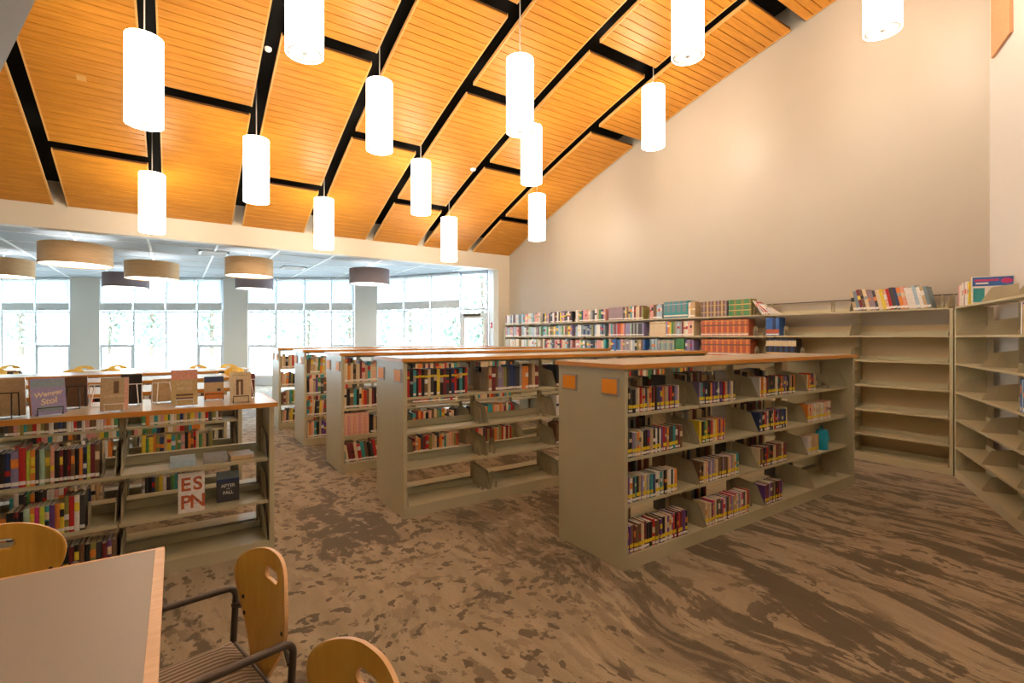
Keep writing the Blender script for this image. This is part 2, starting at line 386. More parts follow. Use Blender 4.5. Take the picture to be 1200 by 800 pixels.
# ------------------------------------------------------------------ pendants
def pendant_proto():
    r = empty('pendant_lamp', (0, 0, 0), 'x', 'pendant lamp')
    R_, H = .178, .95
    s = MB(); s.lathe([(R_-.006, .0), (R_, .0), (R_, H), (R_-.006, H)], 0, 0, M['shade'], 40); sh = obj('lamp_shade', s, r, True)
    s = MB(); s.lathe([(R_-.035, .012), (R_-.035, .018)], 0, 0, M['disc'], 36, cap0=True, cap1=True); obj('bottom_diffuser', s, r)
    s = MB(); s.lathe([(R_-.034, .006), (R_-.007, .006), (R_-.007, .02), (R_-.034, .02), (R_-.034, .006)], 0, 0, M['ring'], 36); ri = obj('bottom_ring', s, r)
    s = MB(); s.lathe([(.022, .004), (.022, .011)], 0, 0, M['ring'], 16, cap0=True, cap1=True); obj('centre_finial', s, ri)
    s = MB(); s.lathe([(R_-.007, H-.02), (R_-.007, H-.012)], 0, 0, M['ring'], 36, cap0=True, cap1=True); s.lathe([(.03, H-.012), (.012, H+.05)], 0, 0, M['ring'], 16, cap1=True); obj('top_plate', s, r)
    s = MB()
    for z in (.09, H-.09):
        for k in range(4):
            a = PI/4+k*PI/2; s.box(R_-.002, R_+.012, -.006, .006, z-.006, z+.006, M['ring'], Matrix.Rotation(a, 4, 'Z'))
    obj('shade_clip', s, r)
    return r
LAMPS = [(-.28, 6.75, 3.93, 'above the low display shelf, upper of the two in its line'), (1.06, 5.2, 4.40, 'cropped by the picture top, between the first and second ceiling gaps'),
         (1.02, 8.4, 3.66, 'third in the staggered row, over the central aisle'), (2.36, 6.75, 4.21, 'x'), (2.37, 9.9, 3.31, 'x'), (3.71, 8.4, 3.86, 'x'), (3.74, 5.3, 4.29, 'x'),
         (5.0, 6.75, 4.22, 'x'), (6.37, 8.4, 3.68, 'x'), (6.37, 5.3, 4.67, 'x'), (4.93, 3.6, 4.86, 'x'), (6.44, 2.2, 4.97, 'x'), (5.05, 9.9, 3.31, 'x'), (-.31, 9.95, 3.31, 'x')]
LAMPLAB = ['glowing cylinder pendant over the low display shelves, nearer and bigger of its ceiling gap', 'glowing cylinder pendant cut by the top, between two short ceiling gaps over the aisle',
           'glowing cylinder pendant over the carpet aisle, second in the ceiling gap beside central slats', 'glowing cylinder pendant hanging level with ceiling panels above the third shelf range',
           'small glowing cylinder pendant in front of the cream beam above the mauve drum light', 'glowing cylinder pendant in the fifth gap, its bottom just under the slats',
           'tall glowing cylinder pendant on a long cord above the half-empty range', 'glowing cylinder pendant directly above the smaller one nearest the beige wall corner',
           'glowing cylinder pendant against the beige wall, above the far wall shelving', 'glowing cylinder pendant whose lower half is against the upper beige wall',
           'large glowing cylinder pendant cut by the top, in front of the last ceiling gap', 'large glowing cylinder pendant cut by the top, alone before the beige wall',
           'small glowing cylinder pendant before the beam corner, above the glazed door', 'glowing cylinder pendant before the cream beam, over the low display shelves']
LP = pendant_proto()
extra = [(-.28, 3.6, 4.9), (1.05, 2.2, 5.0), (3.75, 2.2, 5.0), (2.4, 3.6, 4.9), (2.4, .6, 5.2), (5.0, .6, 5.2), (3.75, -1.0, 5.3), (-.28, .6, 5.2), (1.05, -1.0, 5.3)]  # unseen pendants added for more light, carrying on the lamp grid
for i, (x, y, zb) in enumerate([l[:3] for l in LAMPS]+extra):
    lab = LAMPLAB[i] if i < 14 else 'glowing cylinder pendant added overhead out of the picture for more light'
    gp = 'glowing cylinder pendants under the vault' if i < 14 else 'cylinder pendants added overhead out of the picture'
    o = LP if i == 0 else dup(LP, (x, y, zb), 0, lab)
    o.location = (x, y, zb); o['label'] = lab; o['group'] = gp
    s = MB(); s.tube([(0, 0, .98), (0, 0, zc(y)+.41-zb)], .008, M['cord'], 6); obj('cord', s, o)

# smoke detectors / sprinkler on ceiling
def disc(x, y, z, r, lab, cat, name):
    s = MB(); s.lathe([(r, 0), (r*.95, -.03), (r*.6, -.045)], 0, 0, M['grid'], 20, cap0=True, cap1=True); o = obj(name, s, loc=(x, y, z)); tag(o, lab, cat)
    b = MB(); b.lathe([(r*.5, .001), (r*.5, .4)], 0, 0, M['black'], 10); b.lathe([(r*.25, -.046), (r*.2, -.05)], 0, 0, M['ring'], 10, cap1=True); obj('mount', b, o)
disc(4.95, 8.65, zc(8.65)+.01, .06, 'small round white detector in the black ceiling gap beside slats', 'smoke detector', 'smoke_detector')
disc(1.02, 7.25, zc(7.25)+.02, .045, 'small white ball-like detector in the dark gap above the aisle pendant', 'smoke detector', 'smoke_detector')
s = MB(); s.box(-.05, .05, -.05, .05, -.012, .0, M['slat_edge']); o = obj('sprinkler_cover', s, loc=(-1.02, 8.55, zc(8.55)-.002), rot=(-.33, 0, 0)); tag(o, 'small square sprinkler cover plate set in a wood ceiling panel', 'sprinkler cover')

# ------------------------------------------------------------------ drum lights
DR = [(-1.61, 12.9, .57, 'veneer', 'big pale oak drum light nearest the cream beam'), (-.46, 14.9, .55, 'veneer', 'pale oak drum light hanging beyond the biggest one'),
      (-1.16, 17.9, .54, 'mauve', 'mauve drum light half hidden behind an oak drum'), (1.43, 12.95, .50, 'veneer', 'pale oak drum light right above a mauve drum, by the grey column'),
      (1.93, 16.3, .50, 'mauve', 'mauve drum light seen beneath an oak drum'), (4.31, 13.1, .52, 'mauve', 'mauve drum light alone near the glazed door'), (-3.3, 16.2, .53, 'veneer', 'pale oak drum light cut by the picture side')]
for x, y, r, mt, lab in DR:
    H = .40; z0 = 3.02
    o = empty('drum_light', (x, y, z0), lab, 'drum light', 'large drum lights in the window bay')
    s = MB(); s.lathe([(r, 0), (r, H), (r-.012, H), (r-.012, 0), (r, 0)], 0, 0, M[mt], 48); obj('drum_shade', s, o, True)
    s = MB(); s.lathe([(r-.013, .02), (r-.013, .03)], 0, 0, M['drum'], 40, cap0=True, cap1=True); obj('bottom_diffuser', s, o)
    s = MB(); s.lathe([(r-.013, H-.03), (r-.013, H-.02)], 0, 0, M['drum_top'], 40, cap0=True, cap1=True); obj('top_diffuser', s, o)
    s = MB(); s.lathe([(.03, -.012), (.03, .02)], 0, 0, M['ring'], 14, cap0=True); s.tube([(0, 0, H-.02), (0, 0, 3.6-z0)], .012, M['grid']); s.lathe([(.07, 3.57-z0), (.07, 3.6-z0)], 0, 0, M['grid'], 16, cap0=True); obj('stem', s, o)

# air diffusers in the low ceiling
for i, (x, y, w) in enumerate(((.75, 13.6, .6), (2.8, 15.2, .6))):
    o = empty('air_vent', (x, y, 3.597), 'square white ceiling vent '+('near the second oak drum light' if i == 0 else 'near the mauve drum light by the door'), 'air vent', 'ceiling vents in the window bay')
    s = MB()
    for a, b, c, d in ((-w/2, w/2, -w/2, -w/2+.05), (-w/2, w/2, w/2-.05, w/2), (-w/2, -w/2+.05, -w/2, w/2), (w/2-.05, w/2, -w/2, w/2)): s.box(a, b, c, d, -.03, 0, M['grid'])
    obj('frame', s, o)
    s = MB(); s.box(-w/2+.05, w/2-.05, -w/2+.05, w/2-.05, -.012, -.004, M['holder'])
    for k in range(6): s.box(-w/2+.06, w/2-.06, -w/2+.08+k*.08, -w/2+.10+k*.08, -.022, -.012, M['grid'])
    obj('louvre', s, o)
# fire alarm pull
o = empty('fire_alarm', (7.52, 12.02, 1.95), 'small red fire alarm call point on the white jamb by the door', 'fire alarm', rz=math.atan2(.71, .27))
s = MB(); s.box(-.06, .06, .0, .05, -.08, .08, M['red']); obj('housing', s, o, bevel=.006)
s = MB(); s.box(-.04, .04, .05, .058, -.03, .03, M['label']); obj('pull_handle', s, o)

# ------------------------------------------------------------------ windows
def window(idx, a, b, mull, lows, door=None):
    d = (b-a); L = d.length; rz = math.atan2(d.y, d.x)
    T = Matrix.Translation(a)@Matrix.Rotation(rz, 4, 'Z')       # local x along, -y into room
    f = MB(); w = .06
    z0, z1 = .28, 3.6
    f.box(0, L, .0, .12, 0, z0, M['frame'], T)
    f.box(0, L, .0, .12, z0, z0+.06, M['grid'], T); f.box(0, L, .0, .12, z1-.09, z1, M['frame'], T)
    xs = [0]+[m*L for m in mull]+[L]
    for i, x in enumerate(xs):
        x = min(max(x, w/2), L-w/2); f.box(x-w/2, x+w/2, .0, .12, z0, z1, M['frame'], T)
    for i in range(len(xs)-1):
        f.box(xs[i]+w/2, xs[i+1]-w/2, .02, .10, 2.42, 2.48, M['frame'], T)
        if i in lows:
            f.box(xs[i]+w/2, xs[i+1]-w/2, -.01, .10, 1.27, 1.36, M['frame'], T)
            f.box(xs[i]+w/2, xs[i]+w/2+.06, -.01, .10, z0+.06, 1.27, M['frame'], T); f.box(xs[i+1]-w/2-.06, xs[i+1]-w/2, -.01, .10, z0+.06, 1.27, M['frame'], T)
    fr = struct('window_%d' % idx, f)
    for i in range(len(xs)-1):
        g = MB(); g.box(xs[i]+w/2, xs[i+1]-w/2, .055, .061, z0+.06, z1-.09, M['glass'], T); obj('pane', g, fr)
        if door == i: continue
        r = empty('roller_shade', (0, 0, 0), 'white roller shade pulled partway down over pane %d of window bay %d' % (i+1, idx), 'roller shade', 'roller shades along the window wall')
        r.matrix_world = T
        c = MB(); c.box(xs[i]+.035, xs[i+1]-.035, -.035, -.033, 2.72, 3.52, M['cloth']); obj('shade_cloth', c, r)
        c = MB(); c.box(xs[i]+.03, xs[i+1]-.03, -.045, -.025, 2.50, 2.74, M['hem']); obj('hem_bar', c, r)
        c = MB(); c.tube([(xs[i]+.03, -.045, 3.55), (xs[i+1]-.03, -.045, 3.55)], .03, M['grid'], 10); obj('roller_tube', c, r)
    if door is not None:
        x0, x1 = xs[door]+.04, xs[door+1]-.04
        dm = MB(); dm.box(x0, x0+.12, -.03, .05, .02, 2.32, M['grid'], T); dm.box(x1-.12, x1, -.03, .05, .02, 2.32, M['grid'], T)
        dm.box(x0, x1, -.03, .05, 2.18, 2.32, M['grid'], T); dm.box(x0, x1, -.03, .05, .02, .3, M['grid'], T)
        dd = struct('door_1', dm)
        g = MB(); g.box(x0+.12, x1-.12, .0, .006, .3, 2.18, M['glass'], T); obj('pane', g, dd)
        g = MB(); g.box(x0+.1, x1-.2, -.09, -.03, 2.24, 2.31, M['tube'], T); obj('door_closer', g, dd)
        g = MB(); g.tube([(x0+.06, -.03, .9), (x0+.06, -.08, .9), (x0+.06, -.08, 1.2), (x0+.06, -.03, 1.2)], .012, M['ring'], 8, T); obj('door_handle', g, dd)
window(1, WA0, WA1, [.17, .33, .49, .655, .825], [1, 5])
window(2, WB0, WB1, [.276, .538, .793], [0, 3])
window(3, WC0, WC1, [.272, .536, .784], [0, 3])
window(4, WD0, WD1, [.275, .518, .776], [0], door=3)
for i, (a, b) in enumerate(((WA1, WB0), (WB1, WC0), (WC1, WD0))):
    wall_strip('wall_pier_%d' % (i+1), a-Vector((0, .08, 0)), b-Vector((0, .08, 0)), 0, 3.6, .35, M['column'], side=1)
# outdoors
g = MB(); g.add([(-120, 11.9, -.25), (90, 11.9, -.25), (90, 200, -.25), (-120, 200, -.25)], [(0, 1, 2, 3)], M['pave']); go = struct('ground', g)
def tree(x, y, h, r, lab):
    o = empty('tree', (x, y, -.25), lab, 'tree', 'trees beyond the windows')
    t = MB(); t.tube([(0, 0, 0), (.1, .05, h*.35), (0, .1, h*.8)], .16, M['bark'], 8)
    for k in range(5):
        a = rnd.uniform(0, 6.28); t.tube([(0, 0, h*(.25+.1*k)), (r*.6*math.cos(a), r*.6*math.sin(a), h*(.4+.1*k))], .05, M['bark'], 5)
    obj('trunk', t, o)
    c = MB()
    for k in range(420):
        u = rnd.random(); a = rnd.uniform(0, 6.28); zz = h*(.12+.88*u); rr = r*(math.sin(PI*min(1, .12+.88*u*.95))**.6)*math.sqrt(rnd.random())
        p = Vector((rr*math.cos(a), rr*math.sin(a), zz)); s_ = rnd.uniform(.18, .42)
        e1 = Vector((rnd.gauss(0, 1), rnd.gauss(0, 1), rnd.gauss(0, 1))).normalized(); e2 = e1.cross(Vector((rnd.gauss(0, 1), rnd.gauss(0, 1), rnd.gauss(0, 1)))).normalized()
        c.add([tuple(p+e1*s_), tuple(p+e2*s_*.7), tuple(p-e1*s_), tuple(p-e2*s_*.7)], [(0, 1, 2, 3)], M['leaf'])
    obj('crown', c, o)
fwd = Vector((.5633, .8263, 0)); rgt = Vector((.8263, -.5633, 0))
for k in range(19):
    lat = -62+k*3.7+rnd.uniform(-.8, .8); dep = 50+rnd.uniform(-5, 6); p = fwd*dep+rgt*lat
    tree(p.x, p.y, rnd.uniform(6.5, 10), rnd.uniform(1.6, 1.85), 'leafy green tree standing beyond the sunlit paving')

# ------------------------------------------------------------------ books
STK = []                                   # far books gathered into one object of stuff
def book_shape(mb, w, h, d, cov, pages, bands=(), T=None, round_=True):
    t = min(.0025, w*.12)
    if round_: sp = [(0, .003), (w*.2, .0008), (w*.5, 0), (w*.8, .0008), (w, .003)]
    else: sp = [(0, 0), (w, 0)]
    n = len(sp); vs = [(x, y, 0) for x, y in sp]+[(x, y, h) for x, y in sp]+[(x, .006, 0) for x in (0, w)]+[(x, .006, h) for x in (0, w)]
    fs = [(i, i+1, n+i+1, n+i) for i in range(n-1)]+[tuple(range(n))[::-1]+(2*n, 2*n+1), tuple(range(n, 2*n))+(2*n+3, 2*n+2), (0, n, 2*n+2, 2*n), (n-1, 2*n+1, 2*n+3, 2*n-1)]
    mb.add(vs, fs, cov, T)
    mb.box(0, t, .006, d, 0, h, cov, T); mb.box(w-t, w, .006, d, 0, h, cov, T)
    g = .004 if h > .2 else .001
    if pages: mb.box(t, w-t, .006, d-g, g, h-g, pages, T)
    for z0, z1, m in bands:
        vs = [(x, y-.0006, z0*h) for x, y in sp]+[(x, y-.0006, z1*h) for x, y in sp]
        mb.add(vs, [(i, i+1, n+i+1, n+i) for i in range(n-1)], m, T)

CN = dict(lightblue='pale blue', brick='brick-red', slate='slate-blue', salmon='salmon-pink')
def put_book(frame, x, y, z, w, h, d, colour, bands, name, cat, label, group, lean=0, parts=False, yaw=0, extra=None):
    """frame: (origin, rz); x,y,z local position of the book's lower left spine corner"""
    org, rz = frame
    p = Matrix.Rotation(rz, 4, 'Z')@Vector((x, y, z))
    mb = MB()
    sub = []
    inm = [b for b in bands if not (parts and b[2] in (M['label'], M['yellow']))]
    book_shape(mb, w, h, d, M['b_'+colour], None if parts else M['pages'], inm)
    o = obj(name, mb); o.location = (org[0]+p.x, org[1]+p.y, org[2]+p.z); o.rotation_euler = (0, lean, rz+yaw)
    if parts:
        t = min(.0025, w*.12); g = .004 if h > .2 else .001
        q = MB(); q.box(t, w-t, .006, d-g, g, h-g, M['pages_w'] if rnd.random() < .5 else M['pages']); obj('pages', q, o)
        for b in bands:
            if b[2] in (M['label'], M['yellow']):
                q = MB(); sp = [(0, .003), (w*.2, .0008), (w*.5, 0), (w*.8, .0008), (w, .003)]
                vs = [(xx, yy-.0008, b[0]*h) for xx, yy in sp]+[(xx, yy-.0008, b[1]*h) for xx, yy in sp]
                q.add(vs, [(i, i+1, 6+i, 5+i) for i in range(4)], b[2]); obj('genre_label' if b[2] == M['yellow'] else 'call_label', q, o)
    tag(o, label, cat, group)
    return o

def rows_of(frame, x0, x1, y, z, colours, hs, ws, ds, name, cat, where, group, parts=False, marks='call', leanpos=None, lean_all=0, stuff=False, seq=False, bandset=None, jit=.006):
    x = x0; k = 0
    while True:
        c = colours[k % len(colours)] if seq else rnd.choice(colours)
        w = rnd.uniform(*ws); h = rnd.uniform(*hs); d = rnd.uniform(*ds)
        lean = lean_all if not callable(lean_all) else lean_all(k)
        adv = w/max(.3, math.cos(lean))+.0008
        if x+adv > x1: break
        bands = []
        if bandset: bands = list(bandset)
        else:
            if marks == 'yellow': bands = [(.20, .34, M['yellow'])] if rnd.random() < .88 else []
            if marks in ('call', 'yellow') and rnd.random() < .9: bands.append((.045, .15, M['label']))
            if marks == 'ytop' and rnd.random() < .8: bands = [(.70, .78, M['yellow'])]
            if marks == 'ytop' and rnd.random() < .5: bands.append((.05, .13, M['label']))
            if rnd.random() < .45 and h > .17:
                q = rnd.uniform(.45, .62); bands.append((q, q+rnd.uniform(.1, .25), M['b_'+rnd.choice(['cream', 'black', 'orange', 'red', 'white', 'grey', 'gold' if False else 'yellow'])]))
        yy = y+rnd.uniform(0, jit)
        lz = z+(w*math.sin(lean) if lean > 0 else 0)+.0008
        if stuff: STK.append((frame, x, yy, lz, w, h, d, c, lean))
        else:
            k1 = k+1
            thick = '' if ' ' in cat else 'thin' if w < ws[0]+.35*(ws[1]-ws[0]) else ('thick' if w > ws[0]+.7*(ws[1]-ws[0]) else '')
            kindword = cat.split()[0] if cat in ('paperback', 'novel', 'textbook') else cat
            put_book(frame, x, yy, lz, w, h, d, c, bands, name, cat, ('%s %s %s, %s from the %s, %s' % (thick, CN.get(c, c), cat, ordn(k1), where[0], where[1])).strip(), group, lean, parts)
        x += adv; k += 1
        if k > 400: break
    return x

# ------------------------------------------------------------------ shelving
def bracket_mb(y0, y1, z, h=.15, th=.004, x=0.):
    """side plate of a cantilever shelf: y0 front, y1 back"""
    s = MB(); sg = 1 if y1 > y0 else -1
    pts = [(y0, z-.012), (y1, z-.012), (y1, z+h+.03), (y0+sg*.075, z+h), (y0+sg*.004, z+.012)]
    s.prism(pts, x-th/2, x+th/2, 'x', M['steel2'])
    # pressed ridge
    c = (y0+y1)/2; e = .05
    s.prism([(c-e*.9, z+.03), (c-e*.9+.012, z+.03), (c-e*.2+.012, z+h-.03), (c-e*.2, z+h-.03)], x-th/2-.003, x+th/2+.003, 'x', M['steel2'])
    s.prism([(c+e*.9-.012, z+.03), (c+e*.9, z+.03), (c+e*.9, z+h-.03), (c+e*.9-.012, z+h-.03)], x-th/2-.003, x+th/2+.003, 'x', M['steel2'])
    s.prism([(c-e*.2, z+h-.042), (c+e*.9, z+h-.042), (c+e*.9, z+h-.03), (c-e*.2, z+h-.03)], x-th/2-.003, x+th/2+.003, 'x', M['steel2'])
    return s
PT = .035                                  # end panel thickness
def shelving(name, label, loc, rz, bounds, levels, depth, double, top_z, group, canopy=True, back=False, panels=(True, True), inset=.06, cards=False, panel_top=None):
    """local frame: x along the unit, front faces -y at y=0. bounds: bay boundaries"""
    r = empty(name, loc, label, 'bookshelf', group, rz)
    X0, X1 = bounds[0], bounds[-1]; pz = panel_top or top_z
    mid = depth/2 if double else depth-.03
    for k, xx in enumerate((X0, X1)):
        if not panels[k]: continue
        a, b = (xx-PT, xx) if k == 0 else (xx, xx+PT)
        s = MB(); s.box(a, b, 0, depth, 0, pz, M['steel']); p = obj('end_panel', s, r, bevel=.003)
        if cards and k == 0:
            for yc in ((.135, depth-.135)):
                s = MB(); s.box(a-.006, a-.0005, yc-.085, yc+.085, pz-.19, pz-.065, M['holder']); h = obj('card_holder', s, p); h['label'] = 'grey metal card holder'
                s = MB(); s.box(a-.0085, a-.0062, yc-.07, yc+.075, pz-.178, pz-.075, M['card']); c_ = obj('label_card', s, p); c_['label'] = 'bright orange label card'
    for xx in bounds:
        x_ = xx+.02 if xx == X0 else (xx-.02 if xx == X1 else xx)
        s = MB(); s.box(x_-.018, x_+.018, mid-.025, mid+.025, .05, pz-.005, M['steel2'])
        for zz in [i*.05+.12 for i in range(int((pz-.2)/.05))]: s.box(x_-.002, x_+.002, mid-.0258, mid-.0251, zz, zz+.014, M['tube'])
        obj('upright', s, r)
    if canopy:
        s = MB(); ov = .02; s.box(X0-PT-ov+.012, X1+PT+ov-.012, -ov+.012, depth+ov-.012, top_z, top_z+.032, M['lam']); t = obj('worktop', s, r)
        s = MB(); a0, a1, b0, b1 = X0-PT-ov, X1+PT+ov, -ov, depth+ov
        for q in ((a0, a1, b0, b0+.0118), (a0, a1, b1-.0118, b1), (a0, a0+.0118, b0+.0119, b1-.0119), (a1-.0118, a1, b0+.0119, b1-.0119)): s.box(*q, top_z, top_z+.0315, M['edge'])
        e = obj('wood_edging', s, t); e['label'] = 'orange wood edging'
        s = MB()
        s.box(X0, X1, mid-.2 if double else .05, mid+.2 if double else depth-.05, top_z-.025, top_z-.001, M['steel2']); obj('canopy_support', s, r)
    if back:
        s = MB(); s.box(X0, X1, mid+.026, mid+.03, .05, pz-.18, M['tan']); b = obj('back_panel', s, r); b['label'] = 'tan back panel'
        s = MB(); s.box(X0, X1, mid+.0, mid+.02, pz+.17, pz+.185, M['tube']); obj('back_rail', s, r)
    s = MB(); s.box(X0, X1, .0, .01, 0, levels[-1]-.0045, M['steel'])
    if double: s.box(X0, X1, depth-.01, depth, 0, levels[-1]-.0045, M['steel'])
    obj('kick_plate', s, r)
    sides = [1, -1] if double else [1]
    for sd in sides:
        for li, z in enumerate(levels):
            for bi in range(len(bounds)-1):
                xa, xb = bounds[bi]+.003, bounds[bi+1]-.003
                ins = 0.0 if li == len(levels)-1 else inset
                f0 = ins if sd == 1 else depth-ins
                bk = mid-.028*sd
                s = MB(); s.box(xa, xb, min(f0, bk), max(f0, bk), z-.004, z, M['steel']); (li < len(levels)-1) and s.box(xa, xb, *sorted((f0, f0+.012*sd)), z-.022, z-.0041, M['steel'])
                s.box(xa, xb, *sorted((bk, bk-.008*sd)), z+.0005, z+.05, M['steel'])
                sh = obj('shelf', s, r)
                if sd == 1:
                    for xq in (xa+.012, xb-.012):
                        obj('side_bracket', bracket_mb(f0, bk, z+.0, .17 if double else .14, .003, xq), sh)
    return r

RL = [1.06, .746, .424, .10]
def bay(x0, n, w): return [i*w for i in range(n+1)]
# R ranges: origin = outer lower corner of front left; local x 0 starts inside the end panel
RANGES = [('range', 2.534, 2.354, 4, .884, 'grey double-sided range full of yellow-labelled paperbacks, closest to angled shelves'),
          ('range', 1.664, 4.138, 5, .868, 'grey double-sided range half empty, with books only on its top shelf'),
          ('range', 1.616, 5.94, 5, .868, 'grey range holding a set of tall pink volumes near its end'),
          ('range', 1.572, 7.75, 5, .868, 'grey range behind the one with the pink volumes, fourth from the paperbacks'),
          ('range', 1.49, 9.39, 5, .868, 'grey range at the back of the tall ones, under the cream beam')]
FR = []
for i, (nm, x, y, n, w, lab) in enumerate(RANGES):
    shelving('shelf_range', lab, (x+PT, y, 0), 0, bay(0, n, w), RL, .70, True, 1.383, 'tall grey shelf ranges with laminate tops', cards=True)
    FR.append(((x+PT, y, 0), 0))
LL = [.70, .385, .09]; LL2 = [.80, .50, .12]
LOW = [('low_shelf', 4.07, 'low grey shelf with covers displayed on its top, beside the beige table'), ('low_shelf', 5.52, 'low grey shelf directly behind the one with covers displayed on top'),
       ('low_shelf', 6.95, 'low grey shelf third back from the beige table'), ('low_shelf', 8.38, 'low grey shelf furthest from the beige table, before the windows')]
FL = []
LX0 = -2.08; LW = .8867
for i, (nm, y, lab) in enumerate(LOW):
    xo = LX0-(.05 if i else 0)-(.02*i)
    shelving('low_shelf_range', lab, (xo, y, 0), 0, bay(0, 3, LW), LL2 if i else LL, .74, True, 1.083, 'low grey shelf ranges with laminate tops', inset=.02)
    FL.append(((xo, y, 0), 0))
WL = [1.95, 1.625, 1.307, .985, .668, .35, .09]
WY = [11.25, 10.5, 9.6, 8.4, 7.37, 6.3, 5.2, 4.07, 2.9, 1.88]
WB = [11.25-y for y in WY]
WF = ((7.43, 11.25, 0), -PI/2)
shelving('wall_shelving', 'long tall grey shelving along the beige wall, empty at its near end', WF[0], WF[1], WB, WL, .32, False, 1.94, None, canopy=False, back=True, inset=0, panel_top=1.94)
ra = math.atan2(RD.y, RD.x)
o0 = Vector((7.43, 1.84, 0))+RD*.06
RF = ((o0.x, o0.y, 0), ra)
shelving('angled_shelving', 'tall mostly empty grey shelving along the angled white wall', RF[0], RF[1], [0, .9, 1.78, 2.66, 3.54], WL, .32, False, 1.94, None, canopy=False, back=False, inset=0, panel_top=1.94)

# ---- paperbacks on the first range
PBK = ['black', 'black', 'charcoal', 'purple', 'red', 'cream', 'cream', 'white', 'orange', 'teal', 'navy', 'maroon', 'brown', 'violet', 'tan', 'grey']
PBL = ['cream', 'cream', 'tan', 'cream', 'peach', 'white', 'sand', 'orange', 'cream', 'cream']
f = FR[0]; ox = f[0][0]
SHN = ['top shelf', 'second shelf', 'third shelf', 'bottom shelf']
G = 'yellow-labelled paperbacks of the closest range'
R1 = [(0, 2.58, 3.23, PBK), (0, 3.475, 3.99, PBK), (0, 4.35, 5.00, PBK), (0, 5.24, 5.42, ['cream', 'purple', 'red', 'orange', 'black', 'tan']),
      (1, 2.58, 3.26, PBK), (1, 3.475, 3.83, ['purple', 'orange', 'black', 'charcoal', 'yellow', 'red', 'cream', 'green']), (1, 4.35, 4.88, ['navy', 'black', 'purple', 'charcoal', 'cream', 'red']), (1, 5.24, 5.76, PBL),
      (2, 2.58, 3.20, PBK+['cream', 'teal']), (2, 3.475, 4.06, ['cream', 'violet', 'tan', 'brown', 'teal', 'peach', 'charcoal']), (2, 4.35, 4.84, ['maroon', 'black', 'brown', 'cream', 'navy', 'red']), (2, 5.24, 5.50, PBL),
      (3, 2.58, 3.26, ['maroon', 'black', 'red', 'brown', 'charcoal', 'cream', 'magenta', 'black', 'purple']), (3, 3.475, 4.12, ['black', 'brown', 'red', 'cream', 'violet', 'magenta', 'charcoal', 'tan']), (3, 4.35, 4.66, ['purple', 'maroon', 'black', 'cream', 'brown'])]
for li, a, b, cols in R1:
    bi = int((a-ox)/.884)
    hs = [(.165, .18), (.17, .185), (.165, .18), (.17, .19)][li]
    rows_of(f, a-ox, b-ox, (.065 if li < 3 else .012), RL[li], cols, hs, (.015, .033), (.105, .118), 'paperback_book', 'paperback', ('carded end', '%s, %s bay of the paperback range' % (SHN[li], ordn(bi+1))), G, parts=True, marks='yellow', jit=.01)
# turquoise bag on third shelf
o = empty('plastic_bag', (5.64, f[0][1]+.12, RL[2]), 'turquoise plastic bag beside cream paperbacks on the third shelf', 'bag')
s = MB(); n = 14
vs = []; 
for j in range(7):
    t = j/6; zz = .20*t
    for k in range(n):
        a = 2*PI*k/n; rr = (1+.13*math.sin(3*a+j)+.1*math.sin(5*a-2*j))*(1-.25*t**3)
        vs.append((.095*rr*math.cos(a)+.012*t, .06*rr*math.sin(a), zz))
s.add(vs, [(j*n+k, j*n+(k+1) % n, (j+1)*n+(k+1) % n, (j+1)*n+k) for j in range(6) for k in range(n)]+[tuple(range(n))[::-1], tuple(range(6*n, 7*n))], M['plastic']); obj('bag_body', s, o, True)
s = MB(); s.tube([(-.03, 0, .19), (-.02, 0, .235), (.02, 0, .24), (.04, 0, .19)], .006, M['plastic']); obj('handle', s, o)
# books on far sides (seen between the near ones)
def back_rows(fr, lv, spans, ydep):
    for li in lv:
        for a, b in spans:
            rows_of(fr, a, b, ydep, RL[li], ['tan', 'brown', 'charcoal', 'grey', 'cream', 'black', 'maroon'], (.18, .23), (.025, .04), (.12, .16), 'b', 'b', ('', ''), '', stuff=True)
back_rows(FR[0], [0, 1, 2], [(.02, .72), (.9, 1.6), (1.8, 2.5)], .40)
back_rows(FR[0], [3], [(.02, .5), (.9, 1.5), (2.75, 3.1)], .40)
back_rows(FR[1], [0], [(.02, .75), (.9, 1.6), (1.76, 2.5)], .40)

# ---- library books on ranges two to five
LB = ['black', 'charcoal', 'red', 'teal', 'cream', 'white', 'tan', 'brown', 'navy', 'olive', 'yellow', 'maroon', 'orange', 'green']
f = FR[1]
G2 = 'library books on the tall ranges behind'
rows_of(f, .02, .66, .065, RL[0], ['red', 'black', 'teal', 'black', 'red', 'black', 'brown', 'cream', 'charcoal', 'black', 'yellow', 'black', 'maroon', 'charcoal', 'black', 'navy'], (.235, .25), (.022, .034), (.15, .17), 'library_book', 'library book', ('carded end', 'top shelf, first bay of half-empty range'), G2, marks='ytop', seq=True)
rows_of(f, .89, 1.53, .065, RL[0], ['tan', 'maroon', 'brown', 'violet', 'mauve', 'olive', 'charcoal', 'navy', 'navy', 'charcoal', 'grey', 'orange', 'orange', 'brown'], (.23, .26), (.03, .048), (.15, .17), 'library_book', 'library book', ('first divider', 'top shelf, second bay of half-empty range'), G2, marks='call', seq=True)
rows_of(f, 1.76, 2.4, .065, RL[0], LB, (.2, .24), (.025, .04), (.15, .17), 'library_book', 'library book', ('second divider', 'top shelf, third bay of half-empty range'), G2)
rows_of(f, 2.66, 4.2, .065, RL[0], LB, (.2, .24), (.03, .04), (.15, .17), 'b', 'b', ('', ''), '', stuff=True)
for li in (1, 2): rows_of(f, 1.76, 1.95 if li == 1 else 1.9, .065, RL[li], LB, (.2, .24), (.025, .04), (.15, .17), 'library_book', 'library book', ('second divider', '%s, third bay of half-empty range' % SHN[li]), G2)
f = FR[2]
